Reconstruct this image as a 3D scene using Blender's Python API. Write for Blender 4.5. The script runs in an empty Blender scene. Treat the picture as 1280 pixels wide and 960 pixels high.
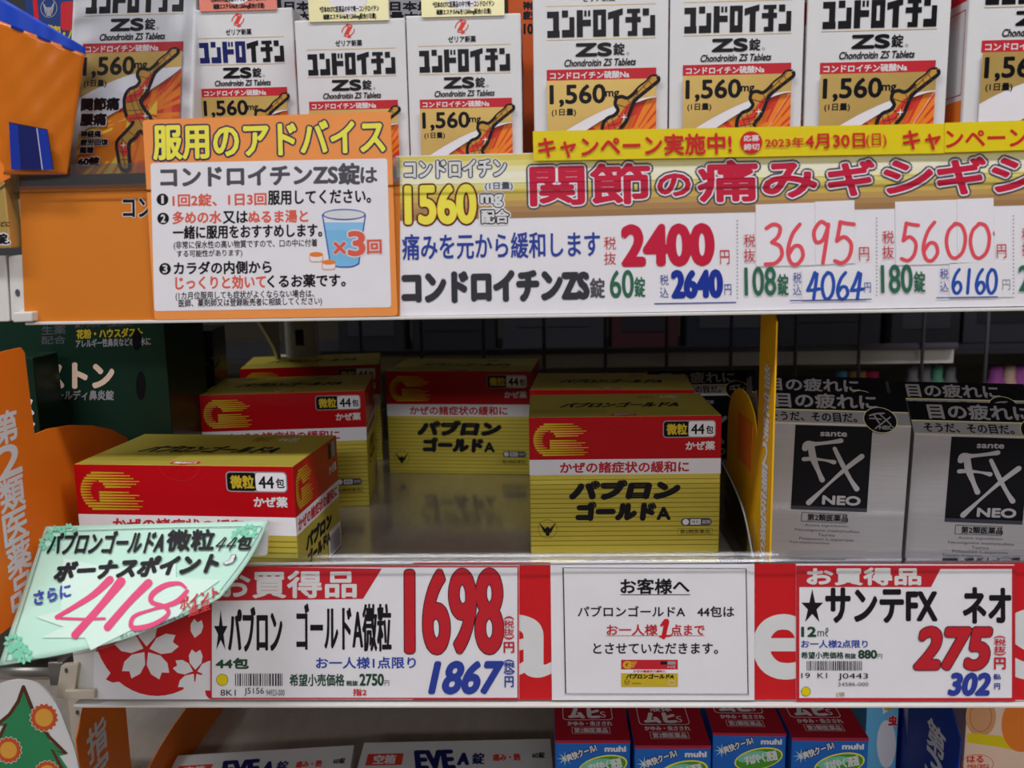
import bpy, math, random
from mathutils import Vector, Matrix
random.seed(7)
S = bpy.context.scene
C = S.collection
# ------------------------------------------------------------------ camera
F_PX, PITCH, YAW, ROLL = 1150.0, 9.2, 2.0, 1.0
CAM = Vector((0.0, -0.56, 1.2))
R = (Matrix.Rotation(math.radians(YAW), 3, 'Z') @ Matrix.Rotation(math.radians(90 - PITCH), 3, 'X')
     @ Matrix.Rotation(math.radians(-ROLL), 3, 'Z'))
cd = bpy.data.cameras.new('camera')
cam = bpy.data.objects.new('camera', cd); C.objects.link(cam)
cam.matrix_world = Matrix.Translation(CAM) @ R.to_4x4()
cd.sensor_width = 36; cd.lens = 36 * F_PX / 1280
cd.clip_start = 0.01
cd.dof.use_dof = True; cd.dof.focus_distance = 0.575; cd.dof.aperture_fstop = 9.0
S.camera = cam
# ------------------------------------------------------------------ light
S.view_settings.view_transform = 'Standard'; S.view_settings.look = 'None'
S.view_settings.gamma = 1; S.view_settings.use_curve_mapping = False
S.view_settings.exposure = 0.03
W = bpy.data.worlds.new('world'); S.world = W; W.use_nodes = True
W.node_tree.nodes['Background'].inputs[0].default_value = (0.93, 0.95, 1, 1)
W.node_tree.nodes['Background'].inputs[1].default_value = 0.04
def area(name, loc, rot, sx, sy, power, col=(.975, .975, 1)):
    l = bpy.data.lights.new(name, 'AREA'); l.shape = 'RECTANGLE'; l.size = sx; l.size_y = sy
    l.energy = power; l.color = col
    o = bpy.data.objects.new(name, l); C.objects.link(o); o.location = loc
    o.rotation_euler = [math.radians(a) for a in rot]; return o
# rows of ceiling tubes over the aisle in front of the gondola, and one added over the aisle behind to light the bottles
area('ceiling_light', (-0.9, -0.8, 2.75), (12, 0, 0), 1.2, 0.16, 20)
area('ceiling_light', (0.9, -0.8, 2.75), (12, 0, 0), 1.2, 0.16, 20)
area('ceiling_light', (0.0, -4.6, 2.75), (66, 0, 0), 2.6, 0.3, 46)
area('ceiling_light', (0.1, 1.7, 2.6), (-25, 0, 0), 1.6, 0.16, 1.6)  # added lamp, unseen, brightens the tiny bottles at the back

# ------------------------------------------------------------------ pixel -> world
def ray(px, py):
    return R @ Vector(((px - 640) / F_PX, (480 - py) / F_PX, -1))
def at(px, py, Y=0.0):
    d = ray(px, py); return CAM + d * ((Y - CAM.y) / d.y)
def onz(px, py, Z):
    d = ray(px, py); return CAM + d * ((Z - CAM.z) / d.z)
# ------------------------------------------------------------------ materials
COL = dict(white='dedee0', paper='eceaf0', ink='1c1a20', black='121116', grey='55545c', lgrey='9a9aa0', gridgrey='77777d',
    red='cf1620', boxred='ba0012', bandred='c4202e', darkred='931722', orange='f0822a', signorange='d67c22', advorange='f59a50', cardorange='ff7e1c',
    yellow='e6cf0c', lemon='f4ea50', gold='b99a4e', boxgold='dccb54', boxgold2='9c8c20', goldfoil='c9a860', palegold='e8e0ac', blue='2a3f9e', navy='1b2260',
    skyblue='8ec6ee', water='7dbde8', green='2f6a50', mint='bfe8d6', mintpale='d4eee2', leaf='7ccfae', crimson='c8163c', pinkred='e4566a',
    pink='e04478', salmon='e2604c', header='e88a78', dkgreen='143024', treegreen='2e8a58', brown='5a2f1e', flower='c9542a', flowery='e2a440',
    muhiblue='1268c8', muhired='b0142a', muhigreen='4c9c2c', cardblue='12309a', beige='cbbfae', shelf='a89e94', plastic='dcdad6', dark='26242a',
    dkgoods='3a3a42', silver='b0acae', peach='f3d3bd', tan='d8a070', yellowcard='efb410', darkblue='1e3a78', pillgold='d8bc30', boxblue='1c46c0', lightblue='6fc0ea',
    bursto2='ea6a28', burstred='dc3a26', burstor='f08a1e', bursty='f8d84a', body='c8983a', backgrey='6c655c', markred='e8505e', lilac='c86ac8', textred='c8202c', textblue='2c44a8',
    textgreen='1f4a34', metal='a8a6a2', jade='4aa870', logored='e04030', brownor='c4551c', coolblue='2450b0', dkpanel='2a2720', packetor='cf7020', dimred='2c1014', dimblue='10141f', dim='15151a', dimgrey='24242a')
def lin(h):
    r = [int(h[i:i+2], 16) / 255 for i in (0, 2, 4)]
    return [((c + .055) / 1.055) ** 2.4 if c > .04 else c / 12.92 for c in r] + [1]
PROPS = dict(goldfoil=(.4, .34), boxgold=(.5, .42), silver=(.3, .34), palegold=(.1, .3), shelf=(.0, .13), metal=(.8, .35),
    boxred=(0, .3), plastic=(0, .35), boxgold2=(.5, .42), pillgold=(.3, .4), black=(0, .35), dkgreen=(0, .3), beige=(0, .4))
MATS = {}
def M(name):
    if name in MATS: return MATS[name]
    m = bpy.data.materials.new(name); m.use_nodes = True
    nt = m.node_tree; p = nt.nodes['Principled BSDF']
    met, ro = PROPS.get(name, (0, .5))
    p.inputs['Roughness'].default_value = ro; p.inputs['Metallic'].default_value = met
    base = lin(COL[name])
    p.inputs['Specular IOR Level'].default_value = .3
    if name in ('ink', 'grey', 'black', 'navy', 'dkgoods', 'darkred', 'dkpanel'): p.inputs['Specular IOR Level'].default_value = .15
    tc = nt.nodes.new('ShaderNodeTexCoord'); no = nt.nodes.new('ShaderNodeTexNoise')
    no.inputs['Scale'].default_value = 60; no.inputs['Detail'].default_value = 3
    nt.links.new(tc.outputs['Object'], no.inputs['Vector'])
    if name in ('silver', 'shelf'):
        mp = nt.nodes.new('ShaderNodeMapping'); mp.inputs['Scale'].default_value = (.6, .6, 30) if name == 'silver' else (2, .5, 1)
        nt.links.new(tc.outputs['Object'], mp.inputs[0]); nt.links.new(mp.outputs[0], no.inputs['Vector'])
    mx = nt.nodes.new('ShaderNodeMix'); mx.data_type = 'RGBA'
    k = .86 if name in ('silver', 'goldfoil', 'shelf') else .955
    mx.inputs[6].default_value = [c * k for c in base[:3]] + [1]
    mx.inputs[7].default_value = [min(1, c * (2 - k)) for c in base[:3]] + [1]
    nt.links.new(no.outputs['Fac'], mx.inputs[0]); nt.links.new(mx.outputs[2], p.inputs['Base Color'])
    MATS[name] = m; return m
def clear(name, tint=(.97, .98, 1), gloss=.12, ro=.06):
    if name in MATS: return MATS[name]
    m = bpy.data.materials.new(name); m.use_nodes = True; nt = m.node_tree; nt.nodes.clear()
    o = nt.nodes.new('ShaderNodeOutputMaterial'); mx = nt.nodes.new('ShaderNodeMixShader')
    t = nt.nodes.new('ShaderNodeBsdfTransparent'); t.inputs[0].default_value = (*tint, 1)
    g = nt.nodes.new('ShaderNodeBsdfGlossy'); g.inputs['Roughness'].default_value = ro
    fr = nt.nodes.new('ShaderNodeFresnel'); fr.inputs[0].default_value = 1.3
    ad = nt.nodes.new('ShaderNodeMath'); ad.operation = 'ADD'; ad.inputs[1].default_value = gloss * .3
    nt.links.new(fr.outputs[0], ad.inputs[0]); nt.links.new(ad.outputs[0], mx.inputs[0])
    nt.links.new(t.outputs[0], mx.inputs[1]); nt.links.new(g.outputs[0], mx.inputs[2])
    nt.links.new(mx.outputs[0], o.inputs[0]); MATS[name] = m; return m
clear('clear'); clear('frost', (.86, .87, .9), .6, .25); clear('smoke', (.55, .53, .5), .4, .2)
# ------------------------------------------------------------------ object helpers
def link(name, me, parent=None):
    o = bpy.data.objects.new(name, me); C.objects.link(o)
    if parent: o.parent = parent
    return o
def tag(o, label=None, cat=None, group=None, kind=None):
    if label: o['label'] = label
    if cat: o['category'] = cat
    if group: o['group'] = group
    if kind: o['kind'] = kind
    return o
def empty(name, loc=(0, 0, 0), rot=(0, 0, 0), **k):
    o = bpy.data.objects.new(name, None); C.objects.link(o); o.empty_display_size = .02
    o.location = loc; o.rotation_euler = [math.radians(a) for a in rot]; tag(o, **k); return o
def copy_tree(o, parent=None):
    c = o.copy(); C.objects.link(c)
    if parent: c.parent = parent
    for ch in o.children: copy_tree(ch, c)
    return c
def mesh(name, vs, fs, mats, idx=None, smooth=False):
    me = bpy.data.meshes.new(name); me.from_pydata([tuple(v) for v in vs], [], fs)
    for m in mats: me.materials.append(M(m))
    if idx: me.polygons.foreach_set('material_index', idx)
    if smooth: me.polygons.foreach_set('use_smooth', [True] * len(fs))
    me.update(); return me
def bevel(o, w, seg=2):
    b = o.modifiers.new('bevel', 'BEVEL'); b.width = w; b.segments = seg; b.limit_method = 'ANGLE'; return o
def cuboid(name, x0, y0, z0, x1, y1, z1, mat, parent=None, bv=0):
    vs = [(x, y, z) for x in (x0, x1) for y in (y0, y1) for z in (z0, z1)]
    fs = [(0, 1, 3, 2), (4, 6, 7, 5), (0, 4, 5, 1), (2, 3, 7, 6), (0, 2, 6, 4), (1, 5, 7, 3)]
    o = link(name, mesh(name, vs, fs, [mat]), parent)
    if bv: bevel(o, bv)
    return o
def prism(name, pts, axis, a, b, mat, parent=None, bv=0):
    """2D outline extruded along an axis; axis X: pts=(y,z); Y: pts=(x,z); Z: pts=(x,y)"""
    n = len(pts)
    ar = sum(pts[i][0] * pts[(i+1) % n][1] - pts[(i+1) % n][0] * pts[i][1] for i in range(n))
    if (ar < 0) != (axis == 'Y'): pts = pts[::-1]
    f = {'X': lambda p, t: (t, p[0], p[1]), 'Y': lambda p, t: (p[0], t, p[1]), 'Z': lambda p, t: (p[0], p[1], t)}[axis]
    vs = [f(p, a) for p in pts] + [f(p, b) for p in pts]
    fs = [tuple(range(n))[::-1], tuple(range(n, 2*n))] + [(i, (i+1) % n, n + (i+1) % n, n + i) for i in range(n)]
    o = link(name, mesh(name, vs, fs, [mat]), parent)
    if bv: bevel(o, bv)
    return o
def tube(name, pts, r, mat, parent=None, seg=8):
    vs, fs = [], []
    pts = [Vector(p) for p in pts]
    for i, p in enumerate(pts):
        d = (pts[min(i+1, len(pts)-1)] - pts[max(i-1, 0)]).normalized()
        a = d.orthogonal().normalized(); b = d.cross(a)
        if i and abs(d.x) < .9: a = Vector((1, 0, 0)); a = (a - d * a.dot(d)).normalized(); b = d.cross(a)
        for k in range(seg):
            t = 2 * math.pi * k / seg; vs.append(p + (a * math.cos(t) + b * math.sin(t)) * r)
    for i in range(len(pts)-1):
        for k in range(seg):
            fs.append((i*seg+k, i*seg+(k+1) % seg, (i+1)*seg+(k+1) % seg, (i+1)*seg+k))
    fs += [tuple(range(seg))[::-1], tuple(range((len(pts)-1)*seg, len(pts)*seg))]
    return link(name, mesh(name, vs, fs, [mat], smooth=True), parent)
def setmat(o, m): o.data.materials.clear(); o.data.materials.append(MATS[m] if m in MATS else M(m)); return o
# ------------------------------------------------------------------ flat print: shapes and lettering laid on a surface
GL = {}
def glyphs(s):
    if s not in GL:
        c = bpy.data.curves.new('t', 'FONT'); c.body = s; c.resolution_u = 8 if len(s) < 5 and s.isascii() else 3; c.align_x = 'LEFT'
        o = bpy.data.objects.new('t', c); m = bpy.data.meshes.new_from_object(o)
        vs = [(v.co.x, v.co.y) for v in m.vertices]; fs = [tuple(p.vertices) for p in m.polygons]
        bpy.data.objects.remove(o); bpy.data.curves.remove(c); bpy.data.meshes.remove(m)
        xs = [v[0] for v in vs]; ys = [v[1] for v in vs]
        x0, x1, y0, y1 = min(xs), max(xs), min(ys), max(ys)
        GL[s] = ([((x-x0)/(x1-x0 or 1), (y1-y)/(y1-y0 or 1)) for x, y in vs], fs)
    return GL[s]
def smooth(pts, n=6, closed=False):
    out = []; N = len(pts)
    rng = range(N if closed else N-1)
    for i in rng:
        g = (lambda k: pts[k % N]) if closed else (lambda k: pts[max(0, min(N-1, k))])
        p0, p1, p2, p3 = g(i-1), g(i), g(i+1), g(i+2)
        for k in range(n):
            t = k/n
            out.append(tuple(.5*((2*b)+(-a+c)*t+(2*a-5*b+4*c-d)*t*t+(-a+3*b-3*c+d)*t**3) for a, b, c, d in zip(p0, p1, p2, p3)))
    if not closed: out.append(tuple(pts[-1]))
    return out
MU = 1.2e-6
DIG = {'0': [[(.5,0),(.15,.2),(.03,.55),(.2,.92),(.5,1),(.85,.8),(.97,.4),(.8,.08),(.5,0),(.4,.03)]],
 '1': [[(.6,0),(.5,.5),(.4,1)]],
 '2': [[(.1,.25),(.4,.0),(.8,.1),(.8,.35),(.4,.7),(.05,1)],[(.05,.99),(.5,.95),(.95,.97)]],
 '3': [[(.1,.1),(.5,0),(.85,.08),(.75,.3),(.4,.45)],[(.4,.45),(.85,.55),(.95,.78),(.6,.97),(.05,1)]],
 '4': [[(.62,0),(.35,.35),(.02,.68)],[(.02,.68),(.5,.66),(1,.62)],[(.8,.05),(.66,.55),(.52,1)]],
 '5': [[(.3,.02),(.22,.25),(.12,.48)],[(.12,.48),(.5,.38),(.85,.55),(.75,.85),(.4,1),(.02,.95)],[(.3,.03),(.65,.06),(1,.08)]],
 '6': [[(.75,0),(.35,.25),(.1,.65),(.25,.95),(.6,1),(.92,.8),(.8,.57),(.45,.55),(.15,.75)]],
 '8': [[(.9,.15),(.6,0),(.25,.12),(.3,.38),(.7,.58),(.78,.82),(.5,1),(.12,.95),(.1,.72),(.45,.5),(.85,.3),(.9,.12)]],
 '9': [[(.85,.12),(.5,.02),(.15,.25),(.25,.5),(.6,.45),(.88,.12)],[(.88,.08),(.75,.55),(.6,1)]]}
class Art:
    def __init__(s, mp, ang=0, dz=4e-6, z0=1.2e-4):
        s.mp = mp; s.ang = ang; s.dz = dz; s.z = z0; s.parts = {}; s.f = lambda x, y: (x, y); s.k = 1; s.part = 'lettering'; s.lay = {}
    def crop(s, ox, oy, k): s.f = lambda x, y: (ox + x/k, oy + y/k); s.k = k; return s
    def add(s, vs, fs, col, part=None, ctr=None, ang=None, sub=False):
        s.z += s.dz; part = part or s.part
        ds = [v[2] if len(v) > 2 else 0 for v in vs]; vs = [s.f(v[0], v[1]) for v in vs]; a = math.radians(s.ang if ang is None else ang)
        if a:
            if ctr is None: ctr = (sum(v[0] for v in vs)/len(vs), sum(v[1] for v in vs)/len(vs))
            else: ctr = s.f(*ctr)
            ca, sa = math.cos(a), math.sin(a)
            vs = [(ctr[0]+(x-ctr[0])*ca-(y-ctr[1])*sa, ctr[1]+(x-ctr[0])*sa+(y-ctr[1])*ca) for x, y in vs]
        P = s.parts.setdefault(part, [[], [], [], []]); n = len(P[0])
        P[0] += [s.mp(x, y, s.z+d) for (x, y), d in zip(vs, ds)]; P[1] += [tuple(i+n for i in f) for f in fs]
        if col not in P[3]: P[3].append(col)
        P[2] += [P[3].index(col)] * len(fs)
    def poly(s, pts, col, part=None, ang=0, ctr=None):
        s.add(pts, [tuple(range(len(pts)))], col, part, ctr, ang)
    def rect(s, x0, y0, x1, y1, col, part=None, ang=None, nx=1):
        vs = []; fs = []
        for i in range(nx+1):
            x = x0+(x1-x0)*i/nx; vs += [(x, y0), (x, y1)]
            if i: fs.append((2*i-2, 2*i-1, 2*i+1, 2*i))
        s.add(vs, fs, col, part, ((x0+x1)/2, (y0+y1)/2), ang)
    def rrect(s, x0, y0, x1, y1, r, col, part=None, ang=None):
        p = []
        for cx, cy, a in ((x1-r, y0+r, -90), (x1-r, y1-r, 0), (x0+r, y1-r, 90), (x0+r, y0+r, 180)):
            for k in range(5):
                t = math.radians(a + k*22.5); p.append((cx+r*math.cos(t), cy+r*math.sin(t)))
        s.poly(p, col, part, s.ang if ang is None else ang, ((x0+x1)/2, (y0+y1)/2))
    def frame(s, x0, y0, x1, y1, w, col, part=None):
        a = s.ang; c = ((x0+x1)/2, (y0+y1)/2)
        vs = [(x0, y0), (x1, y0), (x1, y1), (x0, y1), (x0+w, y0+w), (x1-w, y0+w), (x1-w, y1-w), (x0+w, y1-w)]
        s.add(vs, [(i, (i+1) % 4, 4+(i+1) % 4, 4+i) for i in range(4)], col, part, c, a)
    def ell(s, cx, cy, rx, ry, col, part=None, ang=0, n=24):
        s.poly([(cx+rx*math.cos(2*math.pi*i/n), cy+ry*math.sin(2*math.pi*i/n)) for i in range(n)], col, part, ang, (cx, cy))
    def ring(s, cx, cy, rx, ry, w, col, part=None, a0=0, a1=360, ang=0, n=24):
        vs = []; fs = []
        for i in range(n+1):
            t = math.radians(a0+(a1-a0)*i/n)
            vs += [(cx+rx*math.cos(t), cy+ry*math.sin(t)), (cx+(rx-w)*math.cos(t), cy+(ry-w)*math.sin(t))]
            if i: fs.append((2*i-2, 2*i-1, 2*i+1, 2*i))
        s.add(vs, fs, col, part, (cx, cy), ang)
    def stroke(s, pts, w, col, part=None, n=6, cap=True):
        """ribbon of width w (number or list per point) along smoothed points"""
        ws = w if isinstance(w, (list, tuple)) else [w]*len(pts)
        q = smooth([(p[0], p[1], ww) for p, ww in zip(pts, ws)], n) if n > 1 else [(p[0], p[1], ww) for p, ww in zip(pts, ws)]
        L = []; Rr = []
        for i, (x, y, ww) in enumerate(q):
            a = q[max(0, i-1)]; b = q[min(len(q)-1, i+1)]; dx, dy = b[0]-a[0], b[1]-a[1]; l = math.hypot(dx, dy) or 1
            L.append((x-dy/l*ww/2, y+dx/l*ww/2, i*4e-7)); Rr.append((x+dy/l*ww/2, y-dx/l*ww/2, i*4e-7))
        N = len(q); vs = L+Rr; fs = [(i, i+1, N+i+1, N+i) for i in range(N-1)]
        if cap:
            s.z += 2e-6
            for e in (0, N-1):
                x, y, ww = q[e]; n0 = len(vs); vs += [(x+ww/2*math.cos(t*math.pi/4), y+ww/2*math.sin(t*math.pi/4), (N+3 if e else -3)*4e-7) for t in range(8)]
                fs.append(tuple(range(n0, n0+8)))
        s.add(vs, fs, col, part, None, 0)
    def t(s, txt, x0, y0, x1, y1, col='ink', b=0, sh=0, out=None, part=None, ang=None, out2=None, rot=0):
        """lettering filling the box x0..y1; b bold, sh slant, out=(colour, width)"""
        gv, gf = glyphs(txt); w, h = x1-x0, y1-y0; c = ((x0+x1)/2, (y0+y1)/2)
        if rot:   # quarter turn clockwise
            gv = [(1-v, u) for u, v in gv]
        base = [(x0+u*w+sh*(.5-v)*h, y0+v*h) for u, v in gv]
        def put(off, r, colr, k):
            zs = s.z
            for j, (dx, dy) in enumerate(off):
                s.z = zs + k*MU + j*MU - s.dz; s.add([(x+dx*r, y+dy*r) for x, y in base], gf, colr, part, c, ang)
            s.z = zs
        circ = lambda n: [(math.cos(2*math.pi*i/n), math.sin(2*math.pi*i/n)) for i in range(n)]
        k = 1
        if out2: put(circ(12), out2[1], out2[0], k); k += 13
        if out: put(circ(12), out[1], out[0], k); k += 13
        put([(0, 0)] if not b else circ(8) + [(0, 0)], b, col, k); s.z += s.dz
    def hand(s, txt, x0, y0, x1, y1, w, col, sh=0, part='handwriting'):
        cw = (x1-x0)/len(txt)
        for i, ch in enumerate(txt):
            for st in DIG[ch]:
                s.stroke([(x0+i*cw+cw*(.08+.84*px)+sh*(.5-py)*(y1-y0), y0+py*(y1-y0)) for px, py in st], w, col, part)
    def build(s, parent):
        for nm, (vs, fs, ix, cols) in s.parts.items():
            link(nm, mesh(nm, vs, fs, cols, ix), parent)
def on_plane(Y): return lambda x, y, z: at(x, y, Y - z)
def front(sc, H): return lambda x, y, z: Vector((x*sc, -z, H-y*sc))
def top(sc, H, D): return lambda x, y, z: Vector((x*sc, D-y*sc, H+z))
def sideR(sc, H, Wd): return lambda x, y, z: Vector((Wd+z, x*sc, H-y*sc))
def sideL(sc, H, D): return lambda x, y, z: Vector((-z, D-x*sc, H-y*sc))
def plate(name, pts, Y, th, mat, parent=None, bv=0):
    """a flat card: photo outline set on the plane Y, with real thickness"""
    q = [at(x, y, Y) for x, y in pts]
    o = prism(name, [(p.x, p.z) for p in q], 'Y', Y, Y+th, mat, parent)
    if bv: bevel(o, bv)
    return o
def quadr(x0, y0, x1, y1, x2, y2, x3, y3, r):
    P = [(x0, y0), (x1, y1), (x2, y2), (x3, y3)]; out = []
    for i in range(4):
        p = Vector(P[i]); a = Vector(P[i-1]); b = Vector(P[(i+1) % 4])
        A = p+(a-p).normalized()*r; B = p+(b-p).normalized()*r
        for k in range(5):
            t = k/4; out.append(tuple(A*(1-t)**2+p*2*t*(1-t)+B*t*t))
    return out
# ================================================================== SHELVING
RY = -.075                                   # plane of the price rails
ZF = at(660, 688, 0).z                       # middle shelf floor
UF = at(640, 238, RY).z                      # upper shelf floor
LF = CAM.z - .40                             # lower shelf floor
BY = .33                                     # back of the shelves
XL = at(100, 790, RY).x; XR = .40
def X(px, Y=RY, py=600): return at(px, py, Y).x
def Z(py, Y=RY, px=640): return at(px, py, Y).z
def shelf(z, label, XL=XL):
    t = empty('gondola_shelf', (0, 0, z), label=label, cat='shelf')
    cuboid('shelf_board', XL, RY+.004, -.003, XR, BY-.004, 0, 'shelf', t)
    cuboid('front_edge', XL, RY+.0035, -.03, XR, RY+.0055, -.0031, 'metal', t)
    cuboid('rear_edge', XL, BY-.006, -.025, XR, BY-.0045, -.0031, 'backgrey', t)
    return t
mid = shelf(ZF, 'grey metal middle shelf board carrying the red and gold cold medicine boxes')
upp = shelf(UF, 'grey metal upper shelf board behind the wide white price board')
low = shelf(LF, 'grey metal bottom shelf board under the blue and red liquid boxes', XL-.3)
# back of the bay: wire grid above a plain panel on each level
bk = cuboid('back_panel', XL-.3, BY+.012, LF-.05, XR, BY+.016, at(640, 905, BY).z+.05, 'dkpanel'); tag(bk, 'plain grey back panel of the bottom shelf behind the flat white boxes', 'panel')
for nm, z0, z1, c in (('floor', -.02, 0, 'beige'), ('ceiling', 2.9, 2.92, 'paper')): tag(cuboid(nm, -4, -5.5, z0, 4, 3, z1, c), kind='structure')
g = empty('wire_grid', (0, BY+.004, 0), label='grey wire grid closing the back of the middle shelf', cat='wire grid')
zb = at(640, 441, BY).z
xs = [at(p, 425, BY).x for p in (450, 526, 604, 680, 757, 834, 915, 996, 1076, 1156, 1236, 1312)]
for x in xs: tube('upright_wire', [(x, 0, ZF+.002), (x, 0, UF-.026)], .0018, 'grey', g)
for z, r in ((zb, .0035), (ZF+.03, .0018), (UF-.03, .0018)): tube('cross_wire', [(XL+.02, .004, z), (XR, .004, z)], r, 'grey', g)
pn = cuboid('rear_stop_panel', XL, BY+.014, at(640, 463, BY).z, XR, BY+.017, zb-.001, 'plastic')
tag(pn, 'plain dull grey strip seen through the wire grid behind the middle shelf', 'panel')
# goods of the aisle behind, seen dimly through the grid
gx = at(430, 420, .5).x
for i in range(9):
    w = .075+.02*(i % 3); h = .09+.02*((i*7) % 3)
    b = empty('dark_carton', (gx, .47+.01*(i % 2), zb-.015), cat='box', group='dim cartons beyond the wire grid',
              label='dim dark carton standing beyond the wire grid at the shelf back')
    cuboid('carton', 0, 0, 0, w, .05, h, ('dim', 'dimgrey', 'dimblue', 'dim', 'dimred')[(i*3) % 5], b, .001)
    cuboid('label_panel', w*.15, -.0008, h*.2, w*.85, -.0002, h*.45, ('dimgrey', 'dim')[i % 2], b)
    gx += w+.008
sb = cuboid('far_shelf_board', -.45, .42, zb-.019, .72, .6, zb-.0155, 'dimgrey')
fb = cuboid('far_backdrop_panel', -.6, .64, LF, .9, .645, UF+.3, 'dkpanel'); tag(fb, 'added dark backdrop panel blocking the brightness beyond the wire grid', 'panel'); tag(sb, 'dim shelf board of the aisle behind the wire grid', 'shelf')  # added backdrop, keeps bright floor and ceiling from showing behind the grid
for bi, (px, c, w, u) in enumerate(((1052, 'lightblue', .011, 0), (1067, 'tan', .009, 0), (1078, 'tan', .007, 0), (1090, 'pink', .013, 0), (1141, 'lgrey', .010, 1), (1157, 'lgrey', .01, 1), (1172, 'leaf', .01, 1), (1188, 'lgrey', .01, 1), (1245, 'lilac', .013, 1), (1262, 'peach', .011, 1), (1276, 'lilac', .013, 1), (903, 'lgrey', .01, 0), (916, 'lgrey', .009, 0))):
    p = at(px, 459 if u else 466, .52)
    nmc = {'lightblue': 'pale blue', 'tan': 'cream', 'pink': 'pink', 'lgrey': 'grey white', 'leaf': 'pale green', 'lilac': 'purple', 'peach': 'peach'}[c]
    b = empty('small_bottle', (p.x, .52, p.z-.05), cat='bottle', group='tiny bottles glimpsed over the eye drop boxes',
              label=(('', 'left ', 'right ', '', 'leftmost ', 'middle ', '', 'third ', 'left ', '', 'right ', 'left ', 'right ')[bi] + nmc) + ' bottle cap glimpsed over the ' + ('far dark' if px < 950 else 'left hand silver' if px < 1100 else 'right hand silver') + ' eye drop carton')
    pr = [(.3, 0), (1, .01), (1, .03), (.6, .038), (.6, .052)]
    vs = []; fs = []
    for r, z in pr:
        for k in range(10): vs.append((w*r*math.cos(k*math.pi/5), w*r*math.sin(k*math.pi/5), z))
    for i in range(len(pr)-1):
        for k in range(10): fs.append((i*10+k, i*10+(k+1) % 10, i*10+10+(k+1) % 10, i*10+10+k))
    fs.append(tuple(range(40, 50))); link('bottle_body', mesh('bottle_body', vs, fs, [c], smooth=True), b)
fs_ = cuboid('far_lower_board', -.1, .49, at(1100, 466, .52).z-.056, .62, .56, at(1100, 466, .52).z-.0505, 'grey'); tag(fs_, 'dim board under the tiny bottles in the aisle behind', 'shelf')
# upright post and cantilever bracket inside the middle shelf at left
p = empty('shelf_upright', (at(375, 430, BY-.03).x, BY-.03, 0), label='pale slotted steel upright at the back left of the middle shelf', cat='upright')
cuboid('post', -.014, 0, LF, .014, .02, UF+.25, 'lgrey', p, .001)
for k in range(26): cuboid('slot', -.004, -.0006, LF+.03+k*.03, .004, -.0001, LF+.045+k*.03, 'black', p)
bx = X(300, .18, 430)
q = empty('shelf_bracket', (bx, 0, 0), label='curved steel bracket under the upper shelf beside the dark green bottles', cat='bracket')
prism('web', smooth([(BY-.04, UF-.031), (.02, UF-.031), (.03, UF-.045), (.16, UF-.06), (BY-.06, UF-.12), (BY-.04, UF-.16)], 3), 'X', -.0012, .0012, 'lgrey', q)

# ---- clear rails, one per price rail
def rail(name, label, x0, x1, ztop, zbot, lipz):
    t = empty(name, (0, 0, 0), label=label, cat='price rail')
    cuboid('back_plate', x0, RY+.0012, zbot+.001, x1, RY+.003, ztop-.002, 'plastic', t)
    cuboid('bottom_lip', x0, RY-.0042, zbot-.0016, x1, RY+.003, zbot, 'plastic', t, .0004)
    setmat(cuboid('top_lip', x0, RY-.0042, ztop, x1, RY+.003, ztop+.0014, 'plastic', t), 'clear')
    if lipz: setmat(cuboid('clear_lip', x0, RY+.0035, ztop-.01, x1, RY+.0045, lipz, 'plastic', t), 'clear')
    return t
XM0 = X(88, RY, 800)
rail('price_rail', 'clear plastic price rail holding the red sale strip under the middle shelf', XM0, XR, Z(703), Z(877), Z(694))
rail('price_rail', 'price rail along the upper shelf behind the white joint pain board', X(26, RY, 300), XR, Z(232), Z(393), None)

# ================================================================== RED SALE STRIP, lower rail
st = empty('sale_strip', (0, RY, 0), label='long red and white strip insert with cherry blossoms and big white letters', cat='strip')
plate('backing', [(117, 704), (1320, 701), (1320, 876), (117, 874)], RY-.0004, .0006, 'paper', st)
for o in st.children: o.matrix_parent_inverse = Matrix.Translation((0, -RY, 0))
def rooted(name, Y, **k):          # empty at the sheet's plane whose children keep world coordinates
    return empty(name, (0, 0, 0), **k)
A = Art(lambda x, y, z: at(x, y, RY-.0004-z) - Vector((0, RY, 0)))
A.part = 'red_field'
A.poly([(516, 703), (1320, 702), (1320, 875), (516, 875)], 'red')
A.ell(196, 778, 80, 92, 'red', n=48)
A.rect(122, 703, 264, 712, 'paper')
A.part = 'cherry_blossom'
def petal(cx, cy, a, L, Wd, c):
    ca, sa = math.cos(math.radians(a)), math.sin(math.radians(a))
    P = [(.1, 0), (.4, .42), (.72, .5), (1.0, .3), (.86, 0), (1.0, -.3), (.72, -.5), (.4, -.42)]
    pts = [(cx+ca*u*L-sa*v*Wd, cy+sa*u*L+ca*v*Wd) for u, v in P]
    A.add(pts + [(cx+ca*L*.6, cy+sa*L*.6)], [(i, (i+1) % 8, 8) for i in range(8)], c)
def blossom(cx, cy, L, a0, c='paper'):
    for k in range(5): petal(cx, cy, a0+72*k, L, L*.62, c)
blossom(183, 812, 40, -88); blossom(244, 840, 28, -88); petal(243, 800, -80, 26, 16, 'paper'); petal(130, 850, -15, 24, 14, 'red'); petal(118, 815, -30, 18, 12, 'red')
petal(255, 862, 40, 16, 9, 'red'); petal(150, 745, -120, 26, 18, 'paper')
A.part = 'lettering'
A.ang = 0
A.t('a', 608, 771, 690, 844, 'white', b=3); A.t('e', 944, 771, 1012, 846, 'white', b=3.5); A.t('s', 1262, 765, 1318, 846, 'white', b=4); A.t('S', 470, 755, 560, 846, 'white', b=4)
A.build(st)

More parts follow.
